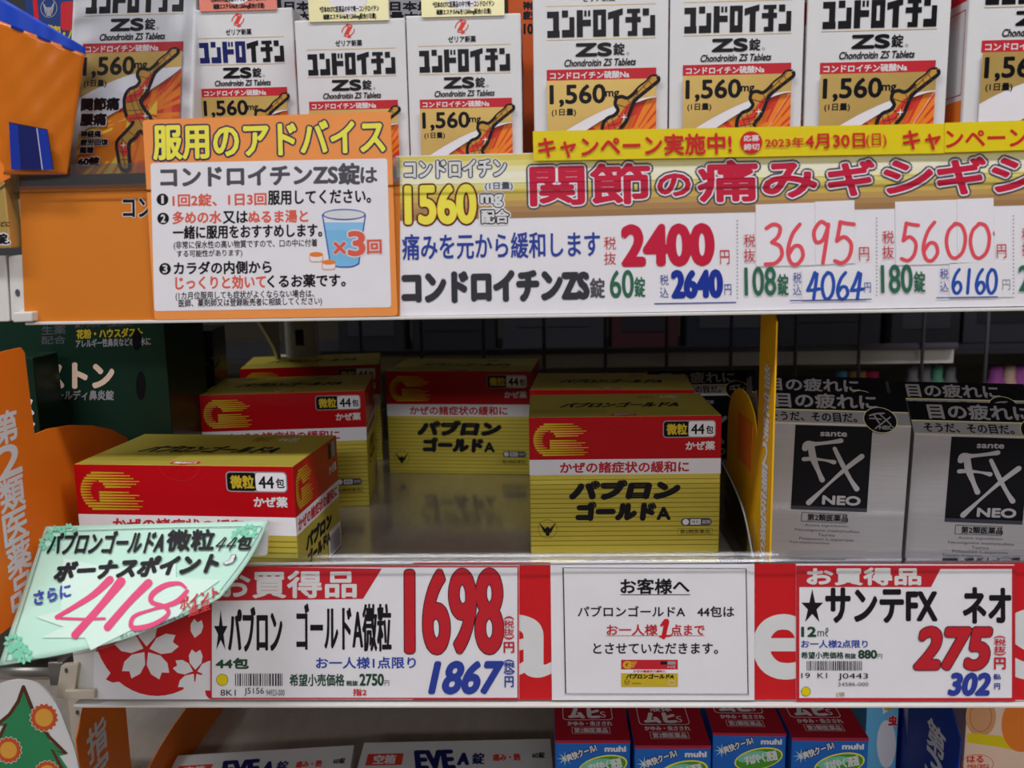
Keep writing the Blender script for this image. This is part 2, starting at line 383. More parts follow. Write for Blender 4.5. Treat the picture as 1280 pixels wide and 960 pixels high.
# ================================================================== PRICE CARDS on the lower rail
def card(name, pts, Y, label, cat='price card', mat='paper', th=.0004, part='card_sheet'):
    t = empty(name, (0, 0, 0), label=label, cat=cat); plate(part, pts, Y, th, mat, t)
    return t, Art(on_plane(Y))
def barcode(A, x0, y0, x1, y1):
    x = x0; rr = random.Random(3)
    while x < x1:
        w = rr.choice((2, 3, 3, 5)); A.rect(x, y0, min(x+w, x1), y1, 'ink', 'barcode'); x += w + rr.choice((3, 4, 5))
t, A = card('price_card', [(264, 707), (649, 707), (649, 874), (263, 873)], RY-.0012, 'white price card with red border and huge red 1698 below the gold boxes')
A.crop(240, 690, 2.783); A.part = 'red_border'
A.frame(64, 48, 1137, 512, 5, 'bandred'); A.poly([(64, 50), (660, 58), (595, 163), (64, 170)], 'bandred')
A.part = 'lettering'; A.ang = -.2
A.t('お買得品', 95, 68, 570, 158, 'white', b=3)
A.t('★', 76, 200, 124, 340); A.t('パブロン', 128, 193, 312, 345, b=3); A.t('ゴールドA微粒', 365, 180, 692, 345, b=2.2)
A.t('1698', 748, 66, 1074, 348, 'bandred', b=9, out=('ink', 12))
A.t('44包', 84, 370, 196, 405, 'textgreen', b=2); A.t('お一人様1点限り', 432, 366, 778, 405, 'textblue', b=1)
A.t('希望小売価格', 340, 425, 530, 466, 'textgreen', b=1); A.t('税抜', 537, 448, 577, 465, 'textgreen', b=.8); A.t('2750', 584, 425, 666, 464, 'textgreen', b=1.8); A.t('円', 670, 446, 686, 465, 'textgreen')
A.ell(105, 445, 21, 21, 'textgreen', 'sticker_dot'); A.ell(105, 445, 19.5, 19.5, 'yellow', 'sticker_dot')
barcode(A, 150, 423, 314, 466); A.t('8K1', 99, 479, 152, 500); A.t('J5156', 182, 472, 250, 500); A.t('94923-000', 258, 479, 322, 500, 'grey'); A.t('指2', 560, 476, 607, 500, 'textred', b=.8)
A.t('1867', 838, 384, 1070, 490, 'blue', b=6, sh=.22)
for s_, y0, y1, c in (('(', 224, 236, 'bandred'), (')', 292, 304, 'bandred'), ('(', 375, 384, 'blue'), (')', 418, 426, 'blue')): A.t(s_, 1085, y0, 1120, y1, c, rot=1, b=.7)
A.t('税', 1083, 238, 1120, 264, 'bandred', b=.5); A.t('抜', 1083, 266, 1120, 291, 'bandred', b=.5); A.t('円', 1085, 314, 1120, 350, 'bandred', b=1.4)
A.t('税', 1086, 385, 1122, 401, 'blue', b=1); A.t('込', 1086, 402, 1122, 418, 'blue', b=1); A.t('円', 1088, 433, 1118, 470, 'blue', b=1)
A.build(t)
t, A = card('price_card', [(995, 705), (1268, 706), (1269, 876), (995, 876)], RY-.0012, 'white price card with red border and slanted red 275 below the silver boxes')
A.crop(930, 690, 3.657); A.part = 'red_border'
A.frame(238, 62, 1240, 682, 15, 'bandred'); A.poly([(250, 65), (905, 65), (855, 160), (250, 160)], 'bandred')
A.part = 'lettering'
A.t('お買得品', 290, 75, 806, 149, 'white', b=4); A.t('★', 262, 170, 362, 320); A.t('サンテFX', 377, 168, 880, 320, b=6); A.t('ネオ', 1005, 166, 1216, 322, b=6)
A.t('12', 264, 344, 328, 386, 'textgreen', b=3); A.t('mℓ', 336, 346, 386, 386, 'textgreen'); A.t('お一人様2点限り', 262, 403, 565, 438, 'textblue', b=1)
A.t('希望小売価格', 262, 457, 455, 487, 'textgreen', b=1); A.t('税抜', 461, 464, 512, 487, 'textgreen', b=1); A.t('880', 524, 450, 606, 486, 'textgreen', b=2.5); A.t('円', 610, 466, 632, 488, 'textgreen')
barcode(A, 287, 498, 540, 542); A.t('19', 262, 553, 302, 577); A.t('K1', 336, 553, 380, 577); A.t('J0443', 430, 554, 567, 587); A.t('34586-000', 430, 596, 568, 613, 'grey')
A.ell(283, 638, 22, 22, 'textgreen', 'sticker_dot'); A.ell(283, 638, 20, 20, 'yellow', 'sticker_dot'); A.t('2類', 418, 641, 460, 662, 'boxgold2')
A.t('275', 800, 352, 1118, 530, 'bandred', b=12, sh=.18, out=('ink', 15.5)); A.t('302', 945, 558, 1124, 652, 'blue', b=7, sh=.2)
for s_, y0, y1, c in (('(', 384, 394, 'bandred'), (')', 462, 472, 'bandred')): A.t(s_, 1143, y0, 1195, y1, c, rot=1, b=1)
A.t('税', 1143, 398, 1197, 428, 'bandred', b=.8); A.t('抜', 1143, 431, 1197, 460, 'bandred', b=.8); A.t('円', 1145, 484, 1195, 535, 'bandred', b=2)
A.t('税込', 1142, 558, 1174, 582, 'blue', b=1); A.t('円', 1145, 601, 1170, 628, 'blue', b=1)
A.build(t)
t, A = card('notice_card', [(688, 703), (943, 702), (943, 875), (690, 875)], RY-.0012, 'white notice card limiting customers to one box, small box picture at its foot', 'notice')
plate('inner_sheet', [(703, 709), (935, 708), (936, 868), (706, 868)], RY-.0016, .0003, 'paper', t)
A = Art(on_plane(RY-.0016)).crop(640, 690, 3.459); A.part = 'thin_border'
for p_, w in ((((220, 68), (1012, 72)), 2), (((221, 68), (232, 612)), 5), (((232, 612), (1018, 614)), 1.5), (((1012, 72), (1021, 618)), 4)): A.stroke(p_, w, 'ink', n=1, cap=False)
A.part = 'lettering'
A.t('お客様へ', 470, 116, 766, 180, b=2); A.rect(468, 183, 770, 186, 'ink'); A.t('パブロンゴールドA　44包は', 285, 234, 960, 280, b=1)
A.t('お一人様', 410, 314, 628, 360, 'bandred', b=1.2); A.t('点まで', 687, 314, 832, 360, 'bandred', b=1.2); A.rect(408, 361, 832, 363, 'bandred'); A.t('とさせていただきます。', 352, 394, 890, 440, b=1)
A.stroke([(645, 318), (668, 298), (662, 335), (655, 368)], [10, 22, 20, 20], 'red', 'handwriting'); A.stroke([(640, 366), (684, 362)], 9, 'red', 'handwriting')
A.part = 'box_picture'
A.rect(472, 466, 717, 583, 'pillgold'); A.rect(472, 466, 717, 508, 'bandred'); A.rect(472, 508, 717, 524, 'paper'); A.t('G', 482, 474, 512, 502, 'pillgold', b=3)
for k in range(4): A.rect(505, 474+k*7, 540-k*4, 478+k*7, 'pillgold')
A.rect(642, 473, 672, 487, 'ink'); A.rect(672, 473, 708, 487, 'lgrey'); A.t('かぜ薬', 672, 492, 706, 502, 'white'); A.t('かぜの諸症状の緩和に', 525, 511, 665, 521, 'bandred', b=.6)
A.t('パブロンゴールドA', 495, 528, 700, 547, b=1.6, sh=.15); A.ring(497, 563, 12, 12, 1.5, 'ink'); A.stroke([(488, 558), (497, 568), (506, 558)], 3, 'ink', n=1); A.ring(690, 565, 16, 10, 1.5, 'paper'); A.rect(520, 566, 558, 571, 'boxgold2')
A.build(t)

# ================================================================== UPPER BOARD
t = empty('price_board', (0, 0, 0), label='wide white joint pain price board with gold band and pink outlined title', cat='sign')
plate('board_sheet', [(495, 195), (1330, 176), (1330, 382), (498, 395)], RY-.002, .0012, 'paper', t)
A = Art(on_plane(RY-.002)); A.part = 'gold_band'
gr = ['dccb60', 'e8dc80', 'f2ebb8', 'f6f2dc', 'f4efc8', 'ecdf84', 'e2cc60', 'd2b25a', 'c29c5a', 'b08858', 'a27a50']
for i, h in enumerate(gr):
    COL['band%d' % i] = h
    t0, t1 = i/11, (i+1)/11
    L = lambda tt: (495.5+2*tt*.4, 196+tt*80); Rr = lambda tt: (1330, 177+tt*78)
    A.poly([L(t0), Rr(t0), Rr(t1), L(t1)], 'band%d' % i)
A.part = 'lettering'; A.ang = -1.1; A.crop(480, 180, 3.048)
A.t('コンドロイチン', 80, 62, 464, 126, 'white', b=2.5, out=('ink', 7), out2=('paper', 10)); A.t('(1日量)', 385, 146, 490, 177, 'grey', b=.8, out=('paper', 6))
A.t('1560', 84, 160, 346, 300, 'lemon', b=6, out=('flower', 8.5), out2=('ink', 13))
A.t('mg', 370, 194, 450, 238, 'white', b=3, out=('ink', 7), out2=('paper', 12)); A.t('配合', 372, 252, 474, 300, 'white', b=2, out=('ink', 7), out2=('paper', 12))
A.ang = -1.3
A.t('関節', 560, 80, 1010, 228, 'crimson', b=6, out=('paper', 11), out2=('grey', 18)); A.t('の', 1045, 116, 1165, 196, 'crimson', b=5, out=('paper', 10), out2=('grey', 17))
A.ang = -1; A.t('痛みを元から緩和します', 70, 338, 822, 435, 'blue', b=1.6)
A.t('税', 838, 353, 884, 403, 'textred'); A.t('抜', 838, 412, 884, 460, 'textred'); A.t('2400', 912, 313, 1250, 458, 'crimson', b=10)
A.t('コンドロイチンZS', 74, 487, 776, 596, 'dkgoods', b=8); A.t('錠', 786, 512, 840, 586, 'grey', b=2)
A.t('60', 862, 482, 950, 585, 'green', b=2); A.t('錠', 955, 507, 994, 583, 'green', b=1.5); A.t('税', 1051, 498, 1084, 538, 'blue'); A.t('込', 1051, 546, 1084, 585, 'blue'); A.t('2640', 1100, 485, 1285, 582, 'cardblue', b=7)
A.rect(1030, 604, 1342, 608, 'blue'); 
A.crop(860, 140, 3.048); A.ang = -1.3
for s_, b_ in (('痛', (40, 188, 262, 338)), ('み', (288, 198, 488, 322)), ('ギ', (536, 188, 708, 316)), ('シ', (748, 188, 930, 306)), ('ギ', (952, 176, 1132, 310)), ('シ', (1160, 178, 1350, 300))): A.t(s_, *b_, 'crimson', b=6, out=('paper', 11), out2=('grey', 18))
A.ang = -1
A.t('円', 122, 526, 158, 580, 'textred'); A.t('円', 139, 656, 165, 697, 'blue')
for x in (188, 719, 1240):
    for k in range(22): A.rect(x-2, 412+k*14-(x-188)*.017, x+2, 416+k*14-(x-188)*.017, 'grey', 'dotted_line')
for x, y, c in ((212, 465, 'textred'), (740, 452, 'textred'), (1272, 440, 'textred')):
    A.t('税', x, y, x+45, y+50, c); A.t('抜', x, y+57, x+45, y+107, c)
A.t('円', 652, 515, 690, 567, 'textred'); A.t('108', 217, 592, 334, 698, 'green', b=2); A.t('錠', 342, 618, 382, 698, 'green', b=1.5)
A.t('税', 400, 611, 432, 652, 'blue'); A.t('込', 400, 656, 432, 698, 'blue'); A.t('円', 672, 650, 697, 688, 'blue'); A.rect(388, 714, 700, 718, 'blue', ang=-1)
A.t('180', 737, 583, 854, 688, 'green', b=2); A.t('錠', 862, 608, 903, 686, 'green', b=1.5); A.t('円', 1177, 504, 1213, 557, 'textred')
A.t('税', 960, 596, 992, 637, 'blue'); A.t('込', 960, 645, 992, 685, 'blue'); A.rect(946, 704, 1180, 708, 'blue', ang=-1); A.t('24', 1262, 585, 1350, 680, 'green', b=2); A.rect(1163, 455, 1168, 470, 'textred')
A.build(t)
Q = lambda pts: [(860+x/3.048, 140+y/3.048) for x, y in pts]
for pts, txt, box, w, c, nm in (
    ([(258, 353), (483, 345), (485, 583), (260, 588)], '36', (285, 428, 450, 580), 15, 'markred', 'white paper patch with the first two handwritten red digits of the middle price'),
    ([(484, 342), (634, 336), (636, 576), (486, 582)], '95', (462, 415, 640, 575), 15, 'markred', 'white paper patch with the last two handwritten red digits of the middle price'),
    ([(434, 600), (676, 596), (678, 715), (436, 718)], '4064', (450, 612, 672, 712), 13, 'coolblue', 'white paper patch with small handwritten blue digits under the middle red price'),
    ([(789, 342), (1023, 334), (1026, 578), (792, 584)], '56', (806, 420, 962, 566), 14, 'markred', 'white paper patch with the first two handwritten red digits of the right hand price'),
    ([(1024, 333), (1164, 327), (1167, 571), (1027, 577)], '00', (975, 425, 1158, 556), 14, 'markred', 'white paper patch with two handwritten red zeros of the right hand price'),
    ([(996, 576), (1243, 570), (1244, 704), (997, 708)], '6160', (1002, 600, 1180, 690), 12, 'coolblue', 'white paper patch, small blue handwritten digits, faint yen sign, under right hand price')):
    t, A = card('price_patch', Q(pts), RY-.0024, nm, 'price label', 'paper', .0002, 'patch_paper')
    A.crop(860, 140, 3.048); A.hand(txt, *box, w, c)
    if txt == '6160': A.t('円', 1198, 638, 1228, 678, 'lgrey')
    A.build(t)
# yellow campaign strip
t = empty('campaign_strip', (0, 0, 0), label='long yellow paper strip with red campaign lettering above the white board', cat='strip')
plate('strip_sheet', [(666, 164), (1181, 154.5), (1181, 191.5), (667, 201)], RY-.004, .0003, 'yellow', t); plate('strip_sheet', [(1181, 153.5), (1330, 149), (1330, 186), (1181, 190.5)], RY-.0044, .0003, 'yellow', t)
A = Art(on_plane(RY-.0044)); A.ang = -1.25
for x0 in (673, 1129): A.t('キャンペーン実施中!', x0, 169-(x0-673)*.021, x0+241, 194.5-(x0-673)*.021, 'red', b=.7)
A.ell(939, 178, 14, 14, 'red', 'round_stamp'); A.t('応募', 929.5, 169, 949, 176.5, 'white', b=.2); A.t('締切', 930, 179.5, 949, 187.5, 'white', b=.2)
A.t('2023年', 956.5, 172, 1005, 184, 'red', b=.3); A.t('4月30日', 1007, 167, 1081, 185, 'red', b=.5); A.t('(日)', 1083, 167, 1108, 185, 'red', b=.2)
A.build(t)
# orange board in its clear holder
t = empty('orange_board', (0, 0, 0), label='plain orange board in a clear holder at the left end of the upper rail', cat='sign')
plate('board_sheet', [(24, 233), (500, 222), (500, 395), (31, 402)], RY-.0022, .001, 'signorange', t)
plate('brown_edge', [(24, 220), (500, 208), (500, 222), (24, 233)], RY-.002, .0008, 'backgrey', t)
A = Art(on_plane(RY-.0022)); A.t('コンドロイチン', 154, 246, 290, 271, 'ink', b=.8, out=('paper', 1.6), ang=-1); A.build(t)
setmat(plate('clear_holder', [(20, 207), (500, 196), (500, 228), (20, 238)], RY-.0034, .0006, 'paper', t), 'frost')
# advice card
t = empty('advice_card', (0, 0, 0), label='orange framed white advice card with drawn glass of water and tablets', cat='card')
plate('card_sheet', quadr(178, 150, 488, 139, 497, 395, 193, 400, 5), RY-.0042, .0008, 'advorange', t)
A = Art(on_plane(RY-.0042)); A.part = 'white_panel'; A.poly(quadr(188, 204, 484, 198, 489, 384, 193, 389, 4), 'paper')
A.part = 'lettering'; A.ang = -1.6; A.crop(0, 0, 2.56); A.t('服用のアドバイス', 492, 393, 1230, 500, 'lemon', b=3.5, out=('navy', 8.5))
A.ang = -1; A.crop(0, 190, 2.56)
A.t('コンドロイチンZS錠', 515, 42, 1150, 108, 'grey', b=3); A.t('は', 1155, 50, 1206, 98, 'grey', b=2)
for n, y in (('1', 152), ('2', 213), ('3', 374)):
    x = 520 if n == '1' else 522 if n == '2' else 528
    A.ell(x, y, 19, 19, 'ink', 'number_disc'); A.t(n, x-(3 if n == '1' else 7), y-12, x+(3 if n == '1' else 7), y+12, 'white', b=1)
A.t('1回2錠、1日3回', 553, 133, 852, 172, 'salmon', b=1.4); A.t('服用してください。', 858, 122, 1186, 166, b=1.4)
A.t('多めの水', 553, 190, 708, 229, 'salmon', b=1.4); A.t('又は', 714, 190, 792, 228, b=1.4); A.t('ぬるま湯と', 796, 187, 985, 226, 'salmon', b=1.4)
A.t('一緒に服用をおすすめします。', 554, 233, 1030, 275, b=1.4); A.t('(非常に保水性の高い物質ですので、口の中に付着', 556, 282, 1015, 310, b=.4); A.t('する可能性があります)', 566, 313, 775, 338, b=.4)
A.t('カラダの内側から', 557, 350, 868, 390, b=1.4); A.t('じっくりと効いて', 562, 396, 850, 438, 'salmon', b=1.4); A.t('くるお薬です。', 856, 392, 1105, 432, b=1.4)
A.t('(1カ月位服用しても症状がよくならない場合は、', 562, 444, 1005, 472, b=.4); A.t('医師、薬剤師又は登録販売者に相談してください)', 572, 468, 1030, 496, b=.4)
A.part = 'water_glass'
A.poly([(1036, 225), (1166, 225), (1148, 360), (1125, 368), (1080, 368), (1056, 360)], 'skyblue'); A.poly([(1042, 250), (1163, 250), (1148, 355), (1120, 363), (1082, 363), (1060, 355)], 'water')
A.ell(1101, 200, 68, 18, 'white'); A.ell(1101, 240, 60, 10, 'skyblue'); A.ring(1101, 200, 69, 18, 4, 'coolblue'); A.stroke([(1032, 202), (1057, 358)], 4, 'coolblue', n=1); A.stroke([(1169, 202), (1148, 358)], 4, 'coolblue', n=1); A.stroke([(1057, 357), (1080, 367), (1125, 367), (1148, 357)], 4, 'coolblue')
A.part = 'tablet_picture'
for x, y in ((1012, 328), (1052, 353)):
    A.rrect(x-22, y-2, x+22, y+24, 9, 'orange'); A.rrect(x-20, y, x+20, y+22, 8, 'paper'); A.ell(x, y, 22, 8, 'orange')
A.part = 'lettering'
A.t('×', 1068, 288, 1106, 326, 'salmon', b=2, out=('white', 4)); A.t('3', 1116, 256, 1166, 330, 'salmon', b=4, out=('white', 8)); A.t('回', 1176, 282, 1220, 324, 'salmon', b=2, out=('white', 4))
A.build(t)

# ================================================================== CARTONS
def carton_root(name, L, Rt, Zt, H, label, group=None, cat='box'):
    p0, p1 = onz(*L, Zt), onz(*Rt, Zt); d = p1-p0
    t = empty(name, (p0.x, p0.y, Zt-H), (0, 0, math.degrees(math.atan2(d.y, d.x))), label=label, cat=cat, group=group)
    return t, d.length
def gold_box(L, Rt, H, D, label, Wfix=None, side=True, Zt=None):
    Zt = Zt or ZF+.0875
    t, Wd = carton_root('medicine_box', L, Rt, Zt, H, label, 'red and gold cold medicine boxes'); sc = Wd/241
    Wd = Wfix or Wd; sc = Wd/241; V = H/sc; full = .0875/sc
    cuboid('carton', 0, 0, 0, Wd, D, H, 'boxgold', t, .0006)
    def face(A, Wu, k, full_f=True):
        A.part = 'color_band'
        A.rect(0, .3, Wu, 55, 'boxred'); A.rect(0, 55, Wu, 75, 'paper')
        if k: 
            for i in range(15):
                y = 81+i*6.2
                if y < V-2: A.rect(0, y, Wu, y+.9, 'boxgold2', 'pinstripe')
        A.part = 'emblem'
        # letter G built of speed lines
        gw = .9 if k else .7; n = 14
        for i in range(n):
            y0 = 8+i*3.05; yc = y0+1.2; v = (yc-29.5)/22
            o = math.sqrt(max(0, 1-v*v))*24; vi = (yc-29.5)/11.5; inn = math.sqrt(max(0, 1-vi*vi))*11 if abs(vi) < 1 else 0
            xc = 30; tail = (46, 56, 62, 72, 66, 56, 0, 52, 70, 62, 76, 66, 74, 68)[i]; g = []
            if inn: g.append((xc-o, xc-inn))
            else: g.append((xc-o, xc+tail*.7))
            if inn and tail: g.append((xc+(inn-3 if i < 7 else -1), xc+tail*.7))
            for a, b in g:
                A.poly([(a*gw, y0), (b*gw, y0+.7), (b*gw, y0+1.5), (a*gw, y0+2.45)], 'pillgold')
        A.part = 'lettering'
        r = Wu-241
        if k:
            A.rrect(168+r, 6, 234+r, 28, 4.5, 'lgrey', 'count_panel'); A.rrect(169.2+r, 7.2, 201+r, 26.8, 3.5, 'black', 'count_panel'); A.rrect(200+r, 7.2, 232.8+r, 26.8, 3.5, 'paper', 'count_panel')
            A.t('微粒', 173+r, 10.5, 198+r, 24, 'pillgold', b=.5); A.t('44', 203.5+r, 11, 219.5+r, 23.5, b=.4); A.t('包', 222+r, 13, 231+r, 23, b=.3)
            A.t('かぜ薬', 197+r, 33, 233+r, 44, 'white', b=.4); A.t('かぜの諸症状の緩和に', 39+r/2, 58.5, 201+r/2, 72.5, 'bandred', b=.5)
            A.t('パブロン', 54+r/2, 84.5, 188+r/2, 105.5, b=2.9, sh=.25); V > 150 and A.t('ゴールド', 61+r/2, 112.5, 158+r/2, 133.5, b=2.6, sh=.1); V > 150 and A.t('A', 162+r/2, 119, 178+r/2, 134, b=1.2)
            if V < 150: return
            A.ring(22, 146, 12.5, 12.5, .7, 'boxgold2', 'bird_emblem'); A.poly([(11, 137), (20, 147), (18, 152)], 'ink', 'bird_emblem'); A.poly([(33, 137), (24, 147), (26, 152)], 'ink', 'bird_emblem'); A.poly([(18, 146), (22, 143), (26, 146), (24, 155), (20, 155)], 'ink', 'bird_emblem')
            A.rrect(192+r, 133, 231+r, 143, 4.5, 'grey', 'count_panel'); A.ell(198+r, 138, 4, 4, 'paper', 'count_panel'); A.rect(204+r, 134.5, 217+r, 141.5, 'paper', 'count_panel'); A.t('錠剤', 219+r, 135.5, 229+r, 140.5, 'white'); A.t('微粒', 205+r, 135.5, 216+r, 140.5)
            A.t('第2類医薬品', 191+r, 148, 229+r, 153.5, 'ink'); A.frame(188+r, 146.5, 232+r, 155, .5, 'boxgold2')
        else:
            A.rect(Wu-34, 4, Wu-22, 22, 'black', 'count_panel'); A.rect(Wu-22, 4, Wu-8, 22, 'lgrey', 'count_panel'); A.t('かぜ薬', Wu-34, 30, Wu-6, 40, 'white', b=.4)
            A.t('かぜの諸症状の緩和に', 6, 59, Wu-8, 72, 'bandred', b=.6); A.t('パブロン', 28, 84, Wu-34, 100, b=1.6, sh=.2); A.t('ゴールドA', 30, 104, Wu-42, 118, b=1.4, sh=.1)
            if 1: A.rect(Wu-48, min(V, 172)-32, Wu, min(V, 172)-1, 'paper', 'barcode_panel'); [A.rect(Wu-42+i*3.2, min(V, 172)-26, Wu-42+i*3.2+1.6, min(V, 172)-4, 'grey', 'barcode') for i in range(12)]
    A = Art(front(sc, H)); face(A, 241, 1); A.build(t)
    A = Art(sideR(sc, H, Wd)); face(A, D/sc, 0); A.build(t)
    A = Art(top(sc, H, D)); A.part = 'lettering'; dv = D/sc
    A.t('パブロンゴールドA', 45, dv*.42, 200, dv*.62, b=1.4, sh=.3); A.t('微粒', 150, dv*.1, 172, dv*.25, 'boxgold2'); A.t('44包', 180, dv*.1, 205, dv*.25, 'paper')
    A.rrect(104, dv-15, 136, dv-4, 4, 'bandred', 'opening_mark'); A.poly([(112, dv-4), (128, dv-4), (120, dv-.5)], 'bandred', 'opening_mark'); A.t('開封口', 108, dv-13, 132, dv-6, 'white', b=.3)
    for i in range(6): A.rect(0, dv*.7+i*5, 100, dv*.7+i*5+.7, 'boxgold2', 'pinstripe')
    A.build(t)
    A = Art(front(sc, H)); A.z = 2.6e-4; A.part = 'flap_seam'
    A.stroke([(95, .5), (100, 10), (112, 16), (126, 16), (136, 10), (141, .5)], .7, 'bandred'); A.build(t)
    return t
ZA = at(92, 580, -.060).z
gold_box((92, 580), (366, 583), ZA-ZF-.0006, .080, 'red and gold box nearest the camera at left, behind the mint green card', Zt=ZA)
gold_box((248, 494), (456, 488), .0875, .080, 'red and gold box standing behind the nearest left box, dark top')
gold_box((482, 464), (664, 464), .0875, .080, 'red and gold box at the very back in the middle, mirrored in the shelf')
gold_box((661, 521.7), (902, 519), .0875, .080, 'red and gold box at the front right of the empty shelf space, unobstructed face')
gold_box((662, 487), (868, 487), .0875, .080, 'red and gold box right behind the front right box, only its top showing')
gold_box((300, 461), (474, 455), .0875, .080, 'red and gold box tucked behind the second left box, mostly its right end showing')

# ---- chondroitin cartons on the upper shelf
def figure(A, f):
    """running anatomical figure with grid lines; drawn in the coordinates of the photographed label"""
    body = [(672, 332), (640, 333), (612, 358), (570, 385), (530, 420), (498, 438), (470, 430), (442, 438), (430, 468), (440, 498), (415, 525), (375, 540), (345, 580), (338, 640), (350, 690), (378, 712), (325, 765), (275, 812), (272, 870), (282, 950), (330, 950), (337, 830), (378, 792), (412, 758), (450, 800), (478, 850), (500, 860), (505, 830), (480, 760), (478, 690), (452, 650), (432, 600), (470, 560), (500, 510), (532, 455), (585, 415), (640, 378), (675, 352)]
    n = len(body)
    pts = [f(*p) for p in body]
    big = []
    cx = [f(430, 600)]
    A.stroke(pts + [pts[0]], 3.8, 'ink', 'figure_picture', n=3, cap=False)
    A.poly(pts, 'body', 'figure_picture')
    for a, b, w in (((440, 545), (500, 480), 6), ((370, 590), (430, 560), 8), ((360, 690), (430, 680), 7), ((300, 830), (310, 870), 8), ((440, 690), (460, 760), 5)): A.stroke([f(*a), f(*b)], w, 'burstred', 'figure_picture', n=1)
    for a, b, c in (((372, 545), (390, 640), (430, 740)), ((400, 530), (415, 620), (455, 700)), ((345, 610), (400, 600), (440, 590)), ((340, 650), (400, 650), (450, 645)), ((355, 695), (410, 690), (470, 690)), ((500, 445), (510, 470), (520, 480)), ((545, 410), (560, 425), (570, 435)), ((590, 375), (600, 395), (605, 408)), ((622, 352), (632, 370), (640, 385)), ((640, 338), (530, 440), (440, 560)), ((436, 468), (470, 480), (505, 490)), ((425, 520), (460, 540), (480, 545)), ((380, 575), (410, 570), (445, 560)), ((345, 760), (370, 775), (385, 785)), ((300, 790), (320, 815), (335, 830)), ((275, 860), (300, 865), (335, 865)), ((275, 905), (300, 905), (335, 905)), ((305, 790), (300, 860), (308, 940)), ((430, 720), (460, 760), (490, 800))):
        A.stroke([f(*a), f(*b), f(*c)], .8, 'brown', 'figure_picture', n=3, cap=False)
    for x, y in ((465, 535), (310, 830), (450, 680)):
        c = f(x, y); A.poly([(c[0]+(4 if k % 2 == 0 else 1)*math.cos(k*math.pi/4), c[1]+(4 if k % 2 == 0 else 1)*math.sin(k*math.pi/4)) for k in range(8)], 'paper', 'figure_picture')
def burst(A, top, y1, cx, cy):
    """label field: radiating yellow, orange and red rays below the white arc"""
    bd = [(x, top(x)) for x in [129.5-115.5*i/12 for i in range(13)]]; yl = top(14)
    if yl < y1-4: bd += [(14, yl+(y1-yl)*i/4) for i in range(1, 5)]
    else: bd = [(x, min(y, y1)) for x, y in bd]
    bd += [(14+115.5*i/12, y1) for i in range(1, 13)] + [(129.5, y1-(y1-top(129.5))*i/12) for i in range(1, 12)]
    rr = random.Random(5); n = len(bd); mix = lambda p, q, t: (p[0]+(q[0]-p[0])*t, p[1]+(q[1]-p[1])*t)
    for i in range(n):
        a, b = bd[i], bd[(i+1) % n]
        for k in range(2):
            p, q = mix(a, b, k/2), mix(a, b, (k+1)/2)
            c = rr.choice(('burstred', 'burstred', 'burstor', 'bursto2', 'burstor') if p[0] > 60 else ('burstor', 'bursto2', 'bursty', 'burstor')); c0 = (cx, cy); A.poly([c0, p, q], c)
            for tt, c2 in ((.75, 'bursto2' if c == 'burstred' else 'burstor'), (.5, 'burstor'), (.3, 'bursty')): A.poly([c0, mix(c0, p, tt), mix(c0, q, tt)], c2 if rr.random() < .8 else c)
BLOCK = [((260, 340), [(0, .03, .95, .27), (.48, .03, .95, 1), (0, .74, 1, 1)]), ((355, 435), [(0, 0, .5, .26), (.6, .25, 1, 1), (0, .72, 1, 1)]),
    ((450, 543), [(0, 0, .42, 1), (.4, .36, .98, .6), (.52, .02, .68, .24), (.78, .02, .94, .24)]), ((555, 638), [(0, 0, .38, 1), (.62, 0, 1, 1), (.3, 0, .7, .2), (.3, .74, .7, 1)]),
    ((650, 745), []), ((762, 860), [(.1, 0, .95, .16), (0, .3, 1, .5), (.42, .1, .78, 1), (.15, .82, .7, 1)]), ((872, 952), [(0, 0, .5, .26), (.6, .25, 1, 1), (0, .72, 1, 1)])]
def block_title(A, x0, x1, y0, y1, cols):
    for i, ((a, b), rs) in enumerate(BLOCK):
        xa, xb = x0+(a-260)/692*(x1-x0), x0+(b-260)/692*(x1-x0); c = cols[0] if i < 4 else cols[1]
        if not rs: A.poly([(xa+u*(xb-xa), y0+v*(y1-y0)) for u, v in ((0, .12), (1, -.03), (1, .2), (.76, .24), (.76, 1), (.36, 1), (.36, .32), (0, .38))], c)
        for r0 in rs:
            X0, X1 = xa+r0[0]*(xb-xa), xa+r0[2]*(xb-xa); A.rect(X0, y0+r0[1]*(y1-y0), X1, y0+r0[3]*(y1-y0), c)
